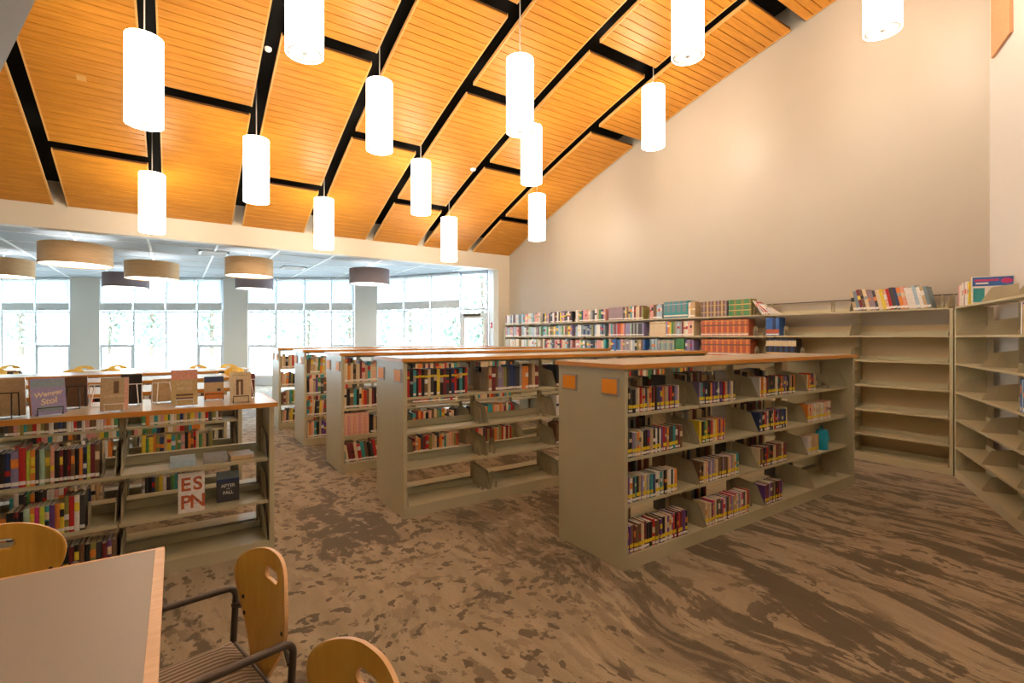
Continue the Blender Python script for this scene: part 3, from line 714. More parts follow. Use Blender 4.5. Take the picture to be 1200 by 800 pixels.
LBW = ['cream', 'tan', 'brown', 'maroon', 'charcoal', 'olive', 'teal', 'cream', 'black', 'orange', 'red', 'peach']
NB = 'pink-volume range'
for li in range(4):
    where = lambda bi: ('carded end' if bi == 0 else 'first divider', '%s, %s bay of %s' % (SHN[li], ordn(bi+1), NB))
    if li == 2:
        xe = rows_of(f, .02, .32, .065, RL[li], ['peach', 'pink', 'peach', 'salmon'], (.262, .266), (.03, .036), (.19, .2), 'library_book', 'library book', where(0), 'tall pink volumes on third shelf', marks='none', seq=True, bandset=[(.9, .93, M['b_cream'])], jit=.001)
        rows_of(f, xe+.02, .78, .065, RL[li], ['maroon', 'red', 'brown', 'black', 'tan'], (.19, .23), (.028, .04), (.15, .17), 'library_book', 'library book', ('pink volumes', where(0)[1]), G2)
    else:
        rows_of(f, .02, .76, .065, RL[li], LBW, (.2, .25), (.026, .044), (.15, .17), 'library_book', 'library book', where(0), G2, lean_all=(lambda k: -.16) if li == 3 else 0)
    rows_of(f, .89, 1.58, .065, RL[li], LBW, (.18, .23), (.028, .044), (.15, .17), 'library_book', 'library book', where(1), G2)
    rows_of(f, 1.76, 2.5, .065, RL[li], LBW, (.18, .23), (.03, .044), (.15, .17), 'b', 'b', ('', ''), '', stuff=True)
for ri, NB in ((3, 'fourth range'), (4, 'fifth range')):
    f = FR[ri]
    for li in range(4):
        w = ('carded end', '%s, first bay of the %s' % (SHN[li], NB))
        rows_of(f, .02, .36, .065, RL[li], LBW+['yellow', 'green', 'purple'], (.2, .25), (.026, .042), (.15, .17), 'library_book', 'library book', w, G2, lean_all=.07 if (li+ri) % 2 else 0)
        rows_of(f, .40, .8, .065, RL[li], LBW, (.18, .23), (.03, .044), (.15, .17), 'b', 'b', ('', ''), '', stuff=True)

# ---- novels on the low shelves
f = FL[0]; ox = f[0][0]
GN = 'novels on the low display shelf'
N1 = ['black', 'charcoal', 'black', 'navy', 'violet', 'red', 'olive', 'orange', 'charcoal', 'mint', 'olive', 'salmon', 'black', 'maroon', 'black', 'maroon', 'black', 'brown', 'navy', 'lime', 'maroon', 'brown']
def hand_row(fr, x1, z, lst, y, where, lean=0):
    tot = sum(w for _, w, h in lst)+.001*len(lst); x = x1-tot-sum(0 for _ in lst)
    for i, (c, w, h) in enumerate(lst):
        bands = [(.06, .16, M['label'])]
        if i % 3 == 0: bands.append((.55, .8, M['b_'+rnd.choice(['cream', 'orange', 'teal', 'black', 'yellow'])]))
        if i % 4 == 1: bands.append((.35, .5, M['b_'+rnd.choice(['white', 'red', 'yellow', 'black'])]))
        put_book(fr, x, y+rnd.uniform(0, .012), z+.0008, w, h, rnd.uniform(.14, .155), c, bands, 'novel', 'novel', '%s novel, %s from the bookend, %s of the low display shelf' % (CN.get(c, c), ordn(len(lst)-i), where), GN, lean, True)
        x += w+.001
row1 = [('maroon', .03, .21), ('black', .03, .215), ('grey', .02, .21), ('black', .03, .215), ('black', .022, .21), ('navy', .026, .21), ('violet', .034, .215), ('red', .030, .235), ('lime', .018, .212), ('orange', .022, .22), ('charcoal', .016, .215), ('mint', .024, .215),
        ('olive', .024, .205), ('salmon', .018, .225), ('black', .022, .2), ('maroon', .016, .2), ('black', .018, .2), ('maroon', .016, .2), ('brown', .018, .2), ('black', .018, .2), ('orange', .018, .2), ('navy', .018, .205), ('lime', .016, .215), ('maroon', .022, .22), ('brown', .022, .215)]
hand_row(f, -.40-ox, LL[0], row1, .03, 'top shelf')
row2 = [('orange', .045, .14), ('orange', .03, .14), ('black', .03, .17), ('maroon', .022, .17), ('black', .018, .165), ('mint', .026, .18), ('orange', .02, .18), ('magenta', .022, .18), ('lime', .022, .18), ('teal', .020, .18), ('purple', .024, .18), ('orange', .022, .185), ('yellow', .02, .185),
        ('olive', .022, .225), ('red', .024, .22), ('white', .024, .225), ('charcoal', .026, .22)]
hand_row(f, -.47-ox, LL[1], row2, .03, 'second shelf')
row3 = [('charcoal', .03, .2), ('black', .026, .2), ('maroon', .026, .2), ('black', .022, .21), ('brown', .024, .21), ('black', .024, .2), ('olive', .03, .2), ('charcoal', .03, .2), ('maroon', .022, .19), ('purple', .022, .2), ('brown', .024, .2)]
hand_row(f, -.315-ox, LL[2], row3, .02, 'bottom shelf')
# flat-lying novels in the open bay
for i, (xa, c, hh) in enumerate(((-.03, 'lightblue', .045), (.165, 'grey', .042), (.335, 'tan', .032))):
    o = put_book(((0, 0, 0), 0), 0, 0, 0, hh, .15, .2, c, [], 'novel', 'novel', ['%s novel lying flat on the top shelf beside the middle post', '%s novel lying flat, middle of three, on the top shelf', '%s novel lying flat on the top shelf near the end panel'][i] % c, 'novels lying flat on the low display shelf', 0, True)
    o.rotation_euler = (0, PI/2, rnd.uniform(-.08, .08)); o.location = (xa, f[0][1]+.05, LL[0]+hh+.001)
# second low shelf
f = FL[1]; ox = f[0][0]; LLx = LL; LL = LL2
NCOL = ['cream', 'cream', 'tan', 'sand', 'white', 'charcoal', 'orange', 'red', 'teal', 'black', 'charcoal', 'brown', 'white', 'yellow', 'olive', 'pink', 'green', 'navy']
for li, spans in ((0, ((-1.13, -.40), (-.25, .38))), (1, ((-1.13, -.45), (-.25, .32))), (2, ((-1.1, -.5), (-.25, .2)))):
    for bi, (a, b) in enumerate(spans):
        rows_of(f, a-ox, b-ox, .03, LL[li], NCOL, (.18, .22), (.017, .033), (.14, .155), 'novel', 'novel', (('far post', 'near post')[bi] if False else ('left post' if False else ('outer post', 'middle post')[bi]), '%s of the second low shelf' % ['top', 'second shelf', 'bottom'][li]), 'novels on the second low shelf')
for q in (2, 3):
    f = FL[q]
    for li in (0, 1): rows_of(f, .95, 2.5, .03, LL[li], NCOL, (.18, .22), (.03, .045), (.14, .155), 'b', 'b', ('', ''), '', stuff=True)

LL = LLx
# ---- wall shelving
def wseg(bi, li, y0, y1, cols, hs, ws, name, cat, seq=False, bandset=None, marks='call', lean=0, ds=(.16, .2), note=''):
    rows_of(WF, 11.25-y0, 11.25-y1, .004, WL[li], cols, hs, ws, ds, name, cat, ('far post' if not note else note, '%s, wall bay %s from beam' % (['top', 'second shelf', 'third shelf'][li], ordn(bi+1))), 'books on the wall shelving' if cat == 'hardback' else 'reference volumes on the wall shelving', marks=marks, seq=seq, bandset=bandset, lean_all=lean, jit=.003)
hb = ('hardback_book', 'hardback')
FAR = {
 0: [['maroon', 'white', 'white', 'lightblue', 'navy', 'white', 'charcoal'], ['pink', 'mauve', 'lightblue', 'grey', 'pink'], ['cream', 'lightblue', 'cream', 'tan', 'white']],
 1: [['lightblue', 'teal', 'pink', 'peach', 'pink', 'white', 'white'], ['lightblue', 'lightblue', 'white', 'mauve', 'brown', 'mint', 'mint'], ['white', 'white', 'lightblue', 'white', 'green', 'cream', 'white']],
 2: [['black', 'yellow', 'violet', 'pink', 'charcoal', 'charcoal', 'white', 'maroon', 'black', 'white'], ['teal', 'lightblue', 'mint', 'green', 'cream', 'brown', 'olive', 'yellow', 'violet'], ['cream', 'black', 'red', 'cream', 'cream', 'lightblue', 'charcoal', 'black', 'pink', 'pink']],
 3: [['white', 'tan', 'green', 'navy', 'pink', 'pink', 'pink', 'cream', 'grey', 'charcoal'], ['lightblue', 'white', 'white', 'slate', 'navy', 'slate', 'navy', 'slate', 'olive', 'charcoal'], ['pink', 'pink', 'cream', 'teal', 'white', 'charcoal', 'slate', 'slate', 'black', 'black', 'slate']]}
for bi, rows in FAR.items():
    y0, y1 = WY[bi]-.03, WY[bi+1]+.05
    for li, cols in enumerate(rows):
        wseg(bi, li, y0, y1-.0, cols, (.22, .265), (.045, .072), *hb, seq=True)
rv = ('reference_volume', 'reference volume')
CB = [(.08, .16, M['label'])]
wseg(4, 0, 7.34, 6.95, ['mauve'], (.262, .266), (.036, .04), *rv, bandset=CB+[(.6, .62, M['b_grey'])])
wseg(4, 0, 6.94, 6.4, ['charcoal', 'tan', 'brown', 'tan', 'teal', 'white', 'maroon', 'cream', 'cream', 'maroon', 'olive'], (.24, .27), (.038, .05), *rv, seq=True, note='mauve set')
wseg(4, 1, 7.34, 6.9, ['pink', 'teal', 'mauve', 'maroon', 'mauve', 'red', 'brick', 'orange'], (.24, .265), (.04, .052), *rv, seq=True, bandset=CB)
wseg(4, 1, 6.89, 6.4, ['violet', 'violet', 'violet', 'mint', 'charcoal', 'grey', 'charcoal', 'grey', 'charcoal', 'charcoal'], (.25, .26), (.038, .05), *rv, seq=True, bandset=CB, note='red volumes')
wseg(4, 2, 7.34, 6.36, ['tan', 'brown', 'blue', 'blue', 'navy', 'blue', 'slate', 'salmon', 'mauve', 'grey', 'mauve', 'grey', 'white', 'lightblue', 'charcoal', 'olive'], (.24, .265), (.04, .055), *rv, seq=True)
wseg(5, 0, 6.27, 5.95, ['pink', 'salmon', 'brown', 'brown', 'lightblue', 'lightblue', 'lightblue'], (.25, .27), (.035, .045), *rv, seq=True)
wseg(5, 0, 5.95, 5.42, ['slate', 'teal', 'slate'], (.295, .30), (.034, .038), *rv, seq=True, bandset=[(.1, .18, M['label']), (.2, .35, M['b_teal']), (.8, .84, M['b_lightblue'])], note='pale blue pair')
wseg(5, 0, 5.42, 5.28, ['white', 'tan', 'tan'], (.26, .28), (.04, .05), *rv, seq=True, note='tall teal set')
wseg(5, 1, 6.27, 5.9, ['cream'], (.272, .275), (.042, .048), *rv, bandset=[(.15, .18, M['b_peach']), (.85, .88, M['b_olive'])])
wseg(5, 1, 5.9, 5.28, ['violet', 'orange', 'yellow', 'green', 'olive', 'grey', 'lightblue', 'grey', 'maroon', 'cream', 'white', 'peach', 'pink', 'cream', 'tan'], (.25, .275), (.036, .046), *rv, seq=True, note='cream set')
wseg(5, 2, 6.27, 6.08, ['slate', 'lightblue'], (.26, .27), (.04, .045), *rv, seq=True)
wseg(5, 2, 6.08, 5.68, ['grey', 'slate', 'mint'], (.245, .25), (.036, .042), *rv, seq=True, bandset=[(.8, .9, M['b_tan'])], note='slate volumes')
wseg(5, 2, 5.68, 5.50, ['green'], (.27, .272), (.055, .06), *rv, bandset=[(.12, .3, M['yellow'])], note='grey-green set')
wseg(5, 2, 5.48, 5.28, ['purple', 'violet', 'mauve'], (.25, .255), (.03, .036), *rv, seq=True, note='green-and-yellow volumes')
GB = [(.18, .2, M['gold']), (.62, .70, M['b_brown']), (.9, .93, M['gold']), (.06, .14, M['label'])]
wseg(6, 0, 5.16, 4.66, ['brown', 'mauve', 'brown', 'tan'], (.252, .256), (.031, .034), *rv, seq=True, bandset=[(.25, .3, M['gold']), (.7, .74, M['gold'])])
wseg(6, 0, 4.655, 4.27, ['green', 'green', 'olive'], (.255, .258), (.04, .043), *rv, seq=True, bandset=[(.3, .36, M['gold']), (.66, .72, M['gold'])], note='brown set')
wseg(6, 1, 5.16, 4.30, ['brick', 'brick', 'orange'], (.262, .266), (.032, .034), *rv, seq=True, bandset=GB)
wseg(6, 2, 5.16, 4.26, ['brick', 'brick', 'orange'], (.262, .266), (.033, .035), *rv, seq=True, bandset=GB)
wseg(7, 1, 4.04, 3.80, ['blue', 'blue', 'navy', 'blue'], (.268, .272), (.045, .052), *rv, seq=True, bandset=[(.05, .12, M['label']), (.14, .36, M['b_brick'])])
wseg(7, 2, 4.04, 3.58, ['black', 'navy'], (.272, .275), (.038, .042), *rv, seq=True, bandset=[(.6, .9, M['b_cream']), (.2, .26, M['gold'])])
wseg(7, 0, 4.10, 3.86, ['white', 'lightblue', 'white', 'red', 'white', 'maroon', 'red', 'white'], (.25, .27), (.010, .016), *rv, seq=True, lean=lambda k: -.62-.035*k, marks='call')
TOPC = ['tan', 'slate', 'maroon', 'brown', 'cream', 'mauve', 'mauve', 'charcoal', 'cream', 'yellow', 'peach', 'red', 'charcoal', 'navy', 'orange', 'salmon', 'white', 'white', 'lightblue', 'white']
wseg(8, 0, 2.86, 2.02, TOPC, (.25, .285), (.028, .042), *rv, seq=True, lean=lambda k: -.22)
# angled shelving: top books
def rseg(x0, x1, z, cols, hs, ws, where, lean=0, marks='none', seq=True, ds=(.18, .21)):
    rows_of(RF, x0, x1, .01, z, cols, hs, ws, ds, 'picture_book', 'picture book', where, 'picture books on the angled shelving', lean_all=lean, marks=marks, seq=seq)
rseg(.04, .47, WL[0], ['pink', 'salmon', 'white', 'cream', 'white', 'white', 'pink', 'grey', 'white', 'white', 'tan', 'yellow'], (.22, .26), (.022, .04), ('corner', 'top of the angled shelving'))
rseg(1.80, 2.15, WL[1], ['white', 'purple', 'yellow', 'yellow', 'white', 'red'], (.24, .27), (.018, .03), ('third post', 'second shelf of the angled shelving'))
rseg(1.80, 2.0, WL[3], ['blue', 'lightblue', 'blue', 'blue'], (.26, .28), (.02, .04), ('third post', 'fourth shelf of the angled shelving'), marks='call')
# big blue picture book standing face out
T = Matrix.Translation(Vector(RF[0]))@Matrix.Rotation(ra, 4, 'Z')
def cover_book(name, label, cat, group, T, w, h, th, colour, spine, pages='pages_w'):
    """root at the lower middle of the cover, cover faces local -y"""
    o = empty(name, (0, 0, 0), label, cat, group); o.matrix_world = T
    s = MB(); s.box(-w/2, w/2, 0, .003, 0, h, M[colour]); s.box(-w/2, w/2, th-.003, th, 0, h, M[colour]); obj('cover', s, o)
    s = MB(); s.box(-w/2-.001, -w/2+.003, .0005, th-.0005, 0.0005, h-.0005, M[spine]); obj('spine', s, o)
    s = MB(); s.box(-w/2+.003, w/2-.004, .003, th-.003, .004, h-.004, M[pages]); obj('pages', s, o)
    return o
def art(o, name, rects, y=-.0008):
    for x0, x1, z0, z1, m in rects:
        s = MB(); s.box(x0, x1, y, -.00005, z0, z1, M[m]); obj(name, s, o)
def text(o, body, size, x, z, mat, y=-.0012, align='CENTER', shear=0, rot=0):
    c = bpy.data.curves.new('title_text', 'FONT'); c.body = body; c.size = size; c.align_x = align; c.extrude = .0003; c.shear = shear; c.offset = size*.022
    c.materials.append(M[mat]); t0 = bpy.data.objects.new('lettering_source', c); C.objects.link(t0); bpy.context.view_layer.update()
    me = bpy.data.meshes.new_from_object(t0.evaluated_get(bpy.context.evaluated_depsgraph_get())); bpy.data.objects.remove(t0)
    t = bpy.data.objects.new('title_lettering', me); C.objects.link(t); t.parent = o
    t.location = (x, y, z); t.rotation_euler = (PI/2, rot, 0); return t
Tb = T@Matrix.Translation((.51, .18, WL[0]+.001))@Matrix.Rotation(PI/2, 4, 'Z')
o = cover_book('picture_book', 'large blue, pink and white picture book at the row end atop the angled shelving', 'picture book', 'picture books on the angled shelving', Tb, .33, .285, .02, 'b_white', 'b_yellow')
art(o, 'cover_print', [(-.155, .16, .185, .278, 'b_blue'), (-.15, -.06, .02, .165, 'b_teal'), (.07, .155, .04, .165, 'b_lightblue')])
s = MB(); s.lathe([(.045, -.0004), (.045, .0004)], 0, 0, M['b_magenta'], 20, cap0=True, cap1=True, T=Matrix.Translation((.11, -.0018, .235))@Matrix.Rotation(PI/2, 4, 'X')@Matrix.Diagonal((1, .6, 1, 1))); obj('cover_burst', s, o)
art(o, 'title_band', [(-.14, .05, .235, .255, 'b_magenta')], y=-.0016); art(o, 'title_band', [(-.13, -.03, .205, .222, 'label')], y=-.0016)

# ---- wire easels and displayed covers
def easel(x, y, z, rz, mat, lab, wd=.12, tall=False):
    o = empty('wire_easel', (x, y, z), lab, 'wire easel', 'wire easels on the low display shelf', rz)
    h = .2 if tall else .15; r = .0036
    s = MB()
    s.tube([(-wd/2, .05, h), (-wd/2, .02, .005), (-wd/2, -.035, .004), (-wd/2, -.042, .05), (wd/2, -.042, .05), (wd/2, -.035, .004), (wd/2, .02, .005), (wd/2, .05, h)], r, M[mat], 6); obj('front_wire', s, o)
    s = MB(); s.tube([(-wd/2, .05, h), (wd/2, .05, h)], r, M[mat], 6); s.tube([(-wd/2*.5, .05, h), (-wd/2*.7, .13, .004), (wd/2*.7, .13, .004), (wd/2*.5, .05, h)], r, M[mat], 6); obj('rear_wire', s, o)
    return o
ZT = 1.1155
def display(x, y, w, h, rz, colour, spine, label, wire, name='display_book', elab='', tilt=10, wd=.12, th=.022, back=False):
    e = easel(x, y, ZT, rz+(PI if back else 0), wire, elab, wd)
    Tm = Matrix.Translation((x, y, ZT+.008))@Matrix.Rotation(rz+(PI if back else 0), 4, 'Z')@Matrix.Translation((0, -.025, 0))@Matrix.Rotation(math.radians(-tilt), 4, 'X')
    return cover_book(name, label, 'book', 'covers displayed on the low shelf top', Tm, w, h, th, colour, spine)
y1 = 4.07+.10; y2 = 4.07+.42
o = display(-.85, y1+.05, .17, .235, .05, 'b_tan', 'b_cream', 'tan back cover on a black easel, at the picture edge of the display', 'wire_b', elab='black wire easel holding the plain tan back cover', back=True)
o = display(-.655, y1+.02, .165, .225, .40, 'b_violet', 'b_orange', 'purple-grey novel titled in cream script with orange spine, on black easel', 'wire_b', elab='black wire easel holding the purple-grey novel', tilt=12, th=.035)
text(o, 'Wenger', .041, 0, .115, 'b_cream', rot=-.15, shear=.2); text(o, 'Stol', .05, .0, .065, 'b_cream', rot=-.15, shear=.2); art(o, 'cover_print', [(-.08, .08, .17, .215, 'b_slate'), (-.05, .06, .02, .05, 'b_slate')])
o = display(-.575, y2+.05, .135, .21, .0, 'b_brown', 'b_maroon', 'dark brown back cover with maroon edge, behind the purple-grey novel', 'wire_b', elab='black wire easel behind the purple-grey novel', back=True)
art(o, 'cover_print', [(-.03, .035, .02, .06, 'b_tan'), (.058, .067, 0, .21, 'b_maroon'), (-.067, .067, .2, .21, 'b_maroon')], y=-.001)
o = display(-.33, y1, .145, .215, -.02, 'b_tan', 'b_peach', 'faded brown picture cover with a small dark figure, on white easel', 'wire_w', elab='white wire easel holding the faded brown cover', wd=.1)
art(o, 'cover_print', [(-.005, .022, .11, .19, 'b_brown'), (.05, .0725, 0, .215, 'b_peach')]); text(o, 'CANYON', .024, 0, .085, 'b_cream')
o = display(-.26, y2+.02, .12, .215, .03, 'b_black', 'b_cream', 'black back cover with an orange swirl, behind the faded brown cover', 'wire_w', elab='white wire easel behind the faded brown cover', back=True)
art(o, 'cover_print', [(.01, .05, .12, .18, 'b_brown'), (-.055, -.03, .02, .05, 'b_cream')])
o = display(-.075, y2+.05, .125, .17, .1, 'b_tan', 'b_tan', 'tan leaf-brown cover sloping on a tall white easel, behind the red-topped book', 'wire_w', elab='tall white wire easel carrying the sloping tan cover', wd=.14, back=True)
o = display(.055, y1+.03, .155, .25, .02, 'b_sand', 'b_cream', 'mustard cover with a red top band, on white easel', 'wire_w', elab='white wire easel holding the red-topped mustard cover', wd=.1)
art(o, 'cover_print', [(-.0775, .0775, .18, .25, 'b_salmon'), (-.05, .05, .04, .055, 'b_brown'), (-.05, .05, .065, .08, 'b_brown')]); text(o, 'LITTLE', .03, 0, .145, 'b_cream'); text(o, 'PIECES', .03, 0, .108, 'b_cream')
o = display(.25, y2, .13, .175, 0, 'b_tan', 'b_cream', 'cover banded dark blue, tan and orange, seen through black easel wires', 'wire_b', elab='black wire easel before the blue-banded cover', wd=.12)
art(o, 'cover_print', [(-.065, .065, .13, .175, 'b_navy'), (-.065, .065, 0, .055, 'b_orange'), (.02, .045, .06, .08, 'b_charcoal')])
o = display(.405, y1+.03, .14, .22, -.03, 'b_cream', 'b_white', 'cream cover showing a pair of long dark legs, on black easel', 'wire_b', elab='black wire easel holding the cream legs cover', wd=.1)
art(o, 'cover_print', [(-.03, -.013, .05, .15, 'b_brown'), (.0, .016, .05, .15, 'b_brown'), (-.03, .016, .15, .165, 'b_brown'), (-.05, .05, .195, .2, 'b_tan')])
o = display(.47, y2, .125, .19, .0, 'b_maroon', 'b_maroon', 'dark red back cover partly hidden behind the cream legs cover', 'wire_w', elab='white wire easel behind the cream legs cover', back=True)
# easels standing empty toward the back of the top
easel(-.44, y2+.1, ZT, PI, 'wire_w', 'empty white wire easel beside the maroon-edged back cover')
# face-out covers inside the shelf
Tm = Matrix.Translation((.095, 4.07+.03, LL[1]+.001))@Matrix.Rotation(math.radians(-5), 4, 'X')
o = cover_book('magazine_book', 'white cover lettered in four big photo-filled letters, standing on middle shelf', 'book', 'covers standing inside the low display shelf', Tm, .155, .27, .02, 'b_white', 'b_white')
for ch, x, z in (('E', -.035, .15), ('S', .036, .15), ('P', -.035, .03), ('N', .036, .03)): text(o, ch, .125, x, z, 'b_brick')
for x, z in ((-.035, .15), (.036, .15), (-.035, .03), (.036, .03)): art(o, 'cover_print', [(x-.02+.012*q, x-.014+.012*q, z+.02+.02*(q % 2), z+.03+.02*(q % 2), c_) for q, c_ in enumerate(('b_orange', 'b_navy', 'b_tan'))], y=-.0018)
Tm = Matrix.Translation((.325, 4.07+.14, LL[1]+.001))@Matrix.Rotation(math.radians(-5), 4, 'X')
o = cover_book('novel', 'dark blue cover titled in white capitals, standing face out on middle shelf', 'novel', 'covers standing inside the low display shelf', Tm, .145, .22, .025, 'b_charcoal', 'b_black')
art(o, 'cover_print', [(-.0725, .0725, .165, .22, 'b_slate'), (-.0725, .0725, .14, .165, 'b_navy')]); text(o, 'AFTER', .032, 0, .105, 'label'); text(o, 'THE', .012, 0, .088, 'label'); text(o, 'FALL', .032, 0, .055, 'label')

# ---- bookends
def bookend(x, y, z, rz, lab, group, flip=1):
    o = empty('bookend', (x, y, z), lab, 'bookend', group, rz)
    s = MB(); s.prism([(0, 0), (.035, 0), (.035, .07), (.05, .085), (.07, .085), (.085, .07), (.085, 0), (.12, 0), (.12, .12), (.09, .15), (.03, .15), (0, .12)], 0, .0025, 'x', M['steel2']); obj('plate', s, o)
    s = MB(); s.box(0, .1*flip, .036, .084, .0006, .0025, M['steel2']) if flip > 0 else s.box(-.1, 0, .036, .084, .0006, .0025, M['steel2']); obj('foot', s, o)
yR2 = 4.138; xo = FR[1][0][0]
for i, (bx, li) in enumerate(((.80, 3), (.95, 3), (.80, 2), (.97, 2), (.8, 1), (1.68, 3), (1.83, 3), (1.68, 2), (1.6, 1))):
    bookend(xo+bx, yR2+(.08 if li < 3 else .02), RL[li], 0, 'grey metal bookend on the %s of the half-empty range, %s the %s divider' % (SHN[li], 'before' if bx % .868 > .5 else 'past', 'first' if bx < 1.2 else 'second'), 'grey bookends on the half-empty range')
for i, (bx, li) in enumerate(((3.15, 0), (.72, 0), (1.66, 3), (3.3, 3))):
    bookend(FR[0][0][0]+bx*.884/.884-(.0 if bx < 3.4 else 0), 2.354+.07, RL[li], 0, ['grey bookend on the top shelf at the far bay of the paperback range', 'grey bookend after the first paperbacks on the top shelf', 'grey bookend on the bottom shelf before the second divider', 'grey bookend standing in the empty last bay, bottom shelf of paperback range'][i], 'grey bookends on the paperback range')
f = FL[0]
bookend(-.385, 4.09, LL[0], 0, 'grey bookend ending the top row of novels on the low display shelf', 'grey bookends on the low display shelf')
bookend(-.455, 4.09, LL[1], 0, 'grey bookend ending the second row of novels on the low display shelf', 'grey bookends on the low display shelf')
def wbe(y, z, lab): bookend(7.44, y, z+.0, -PI/2, lab, 'grey bookends on the wall shelving')
wbe(3.14, WL[0], 'grey bookend standing alone on top shelf of the wall shelving'); wbe(1.96, WL[0], 'grey bookend behind the leaning books at the near end of the wall top shelf')
wbe(3.54, WL[2], 'grey bookend beside the black volumes on the wall shelving'); wbe(3.77, WL[1], 'grey bookend beside the blue volumes on the wall shelving')
wbe(4.24, WL[1], 'grey bookend ending the upper red set on the wall shelving'); wbe(4.22, WL[2], 'grey bookend ending the lower red set on the wall shelving'); wbe(4.24, WL[0], 'grey bookend ending the green set on the wall shelving')

# ---- stuff books
if STK:
    mb = MB()
    for (org, rz), x, y, z, w, h, d, c, lean in STK:
        T = Matrix.Translation(Vector(org))@Matrix.Rotation(rz, 4, 'Z')@Matrix.Translation((x, y, z))@Matrix.Rotation(lean, 4, 'Y')
        book_shape(mb, w, h, d, M['b_'+c], M['pages'], (), T, False)
    o = obj('distant_books', mb); tag(o, 'remaining books on the hidden sides and far bays of the ranges', 'books', None, 'stuff')

# ------------------------------------------------------------------ tables and chairs
def reading_table(x0, x1, y0, y1, lab, z=.74, big=True):
    o = empty('reading_table', ((x0+x1)/2, (y0+y1)/2, 0), lab, 'table', 'reading tables'); hx, hy = (x1-x0)/2, (y1-y0)/2
    s = MB(); s.box(-hx+.032, hx-.032, -hy+.012, hy-.012, z-.032, z, M['table']); t = obj('table_top', s, o)
    s = MB()
    s.box(-hx, -hx+.0315, -hy, hy, z-.033, z+.0004, M['maple']); s.box(hx-.0315, hx, -hy, hy, z-.033, z+.0004, M['maple'])
    s.box(-hx+.032, hx-.032, -hy, -hy+.0115, z-.033, z+.0004, M['maple']); s.box(-hx+.032, hx-.032, hy-.0115, hy, z-.033, z+.0004, M['maple'])
    e = obj('wood_edging', s, t); e['label'] = 'pale maple edging'
    for sx in (-1, 1):
        for sy in (-1, 1):
            s = MB(); s.lathe([(.028, 0), (.028, .01), (.022, .03), (.025, z-.034)], sx*(hx-.1), sy*(hy-.1), M['tube'], 16, cap0=True); obj('leg', s, o, True)
    s = MB(); s.box(-hx+.12, hx-.12, -hy+.09, -hy+.11, z-.1, z-.034, M['tube']); s.box(-hx+.12, hx-.12, hy-.11, hy-.09, z-.1, z-.034, M['tube']); obj('apron', s, o)
    return o
reading_table(-1.26, -.035, .62, 2.485, 'large beige laminate table with maple edges, in front of the wooden chairs')

import bmesh
def recalc(me):
    b_ = bmesh.new(); b_.from_mesh(me); bmesh.ops.recalc_face_normals(b_, faces=b_.faces); b_.to_mesh(me); b_.free()

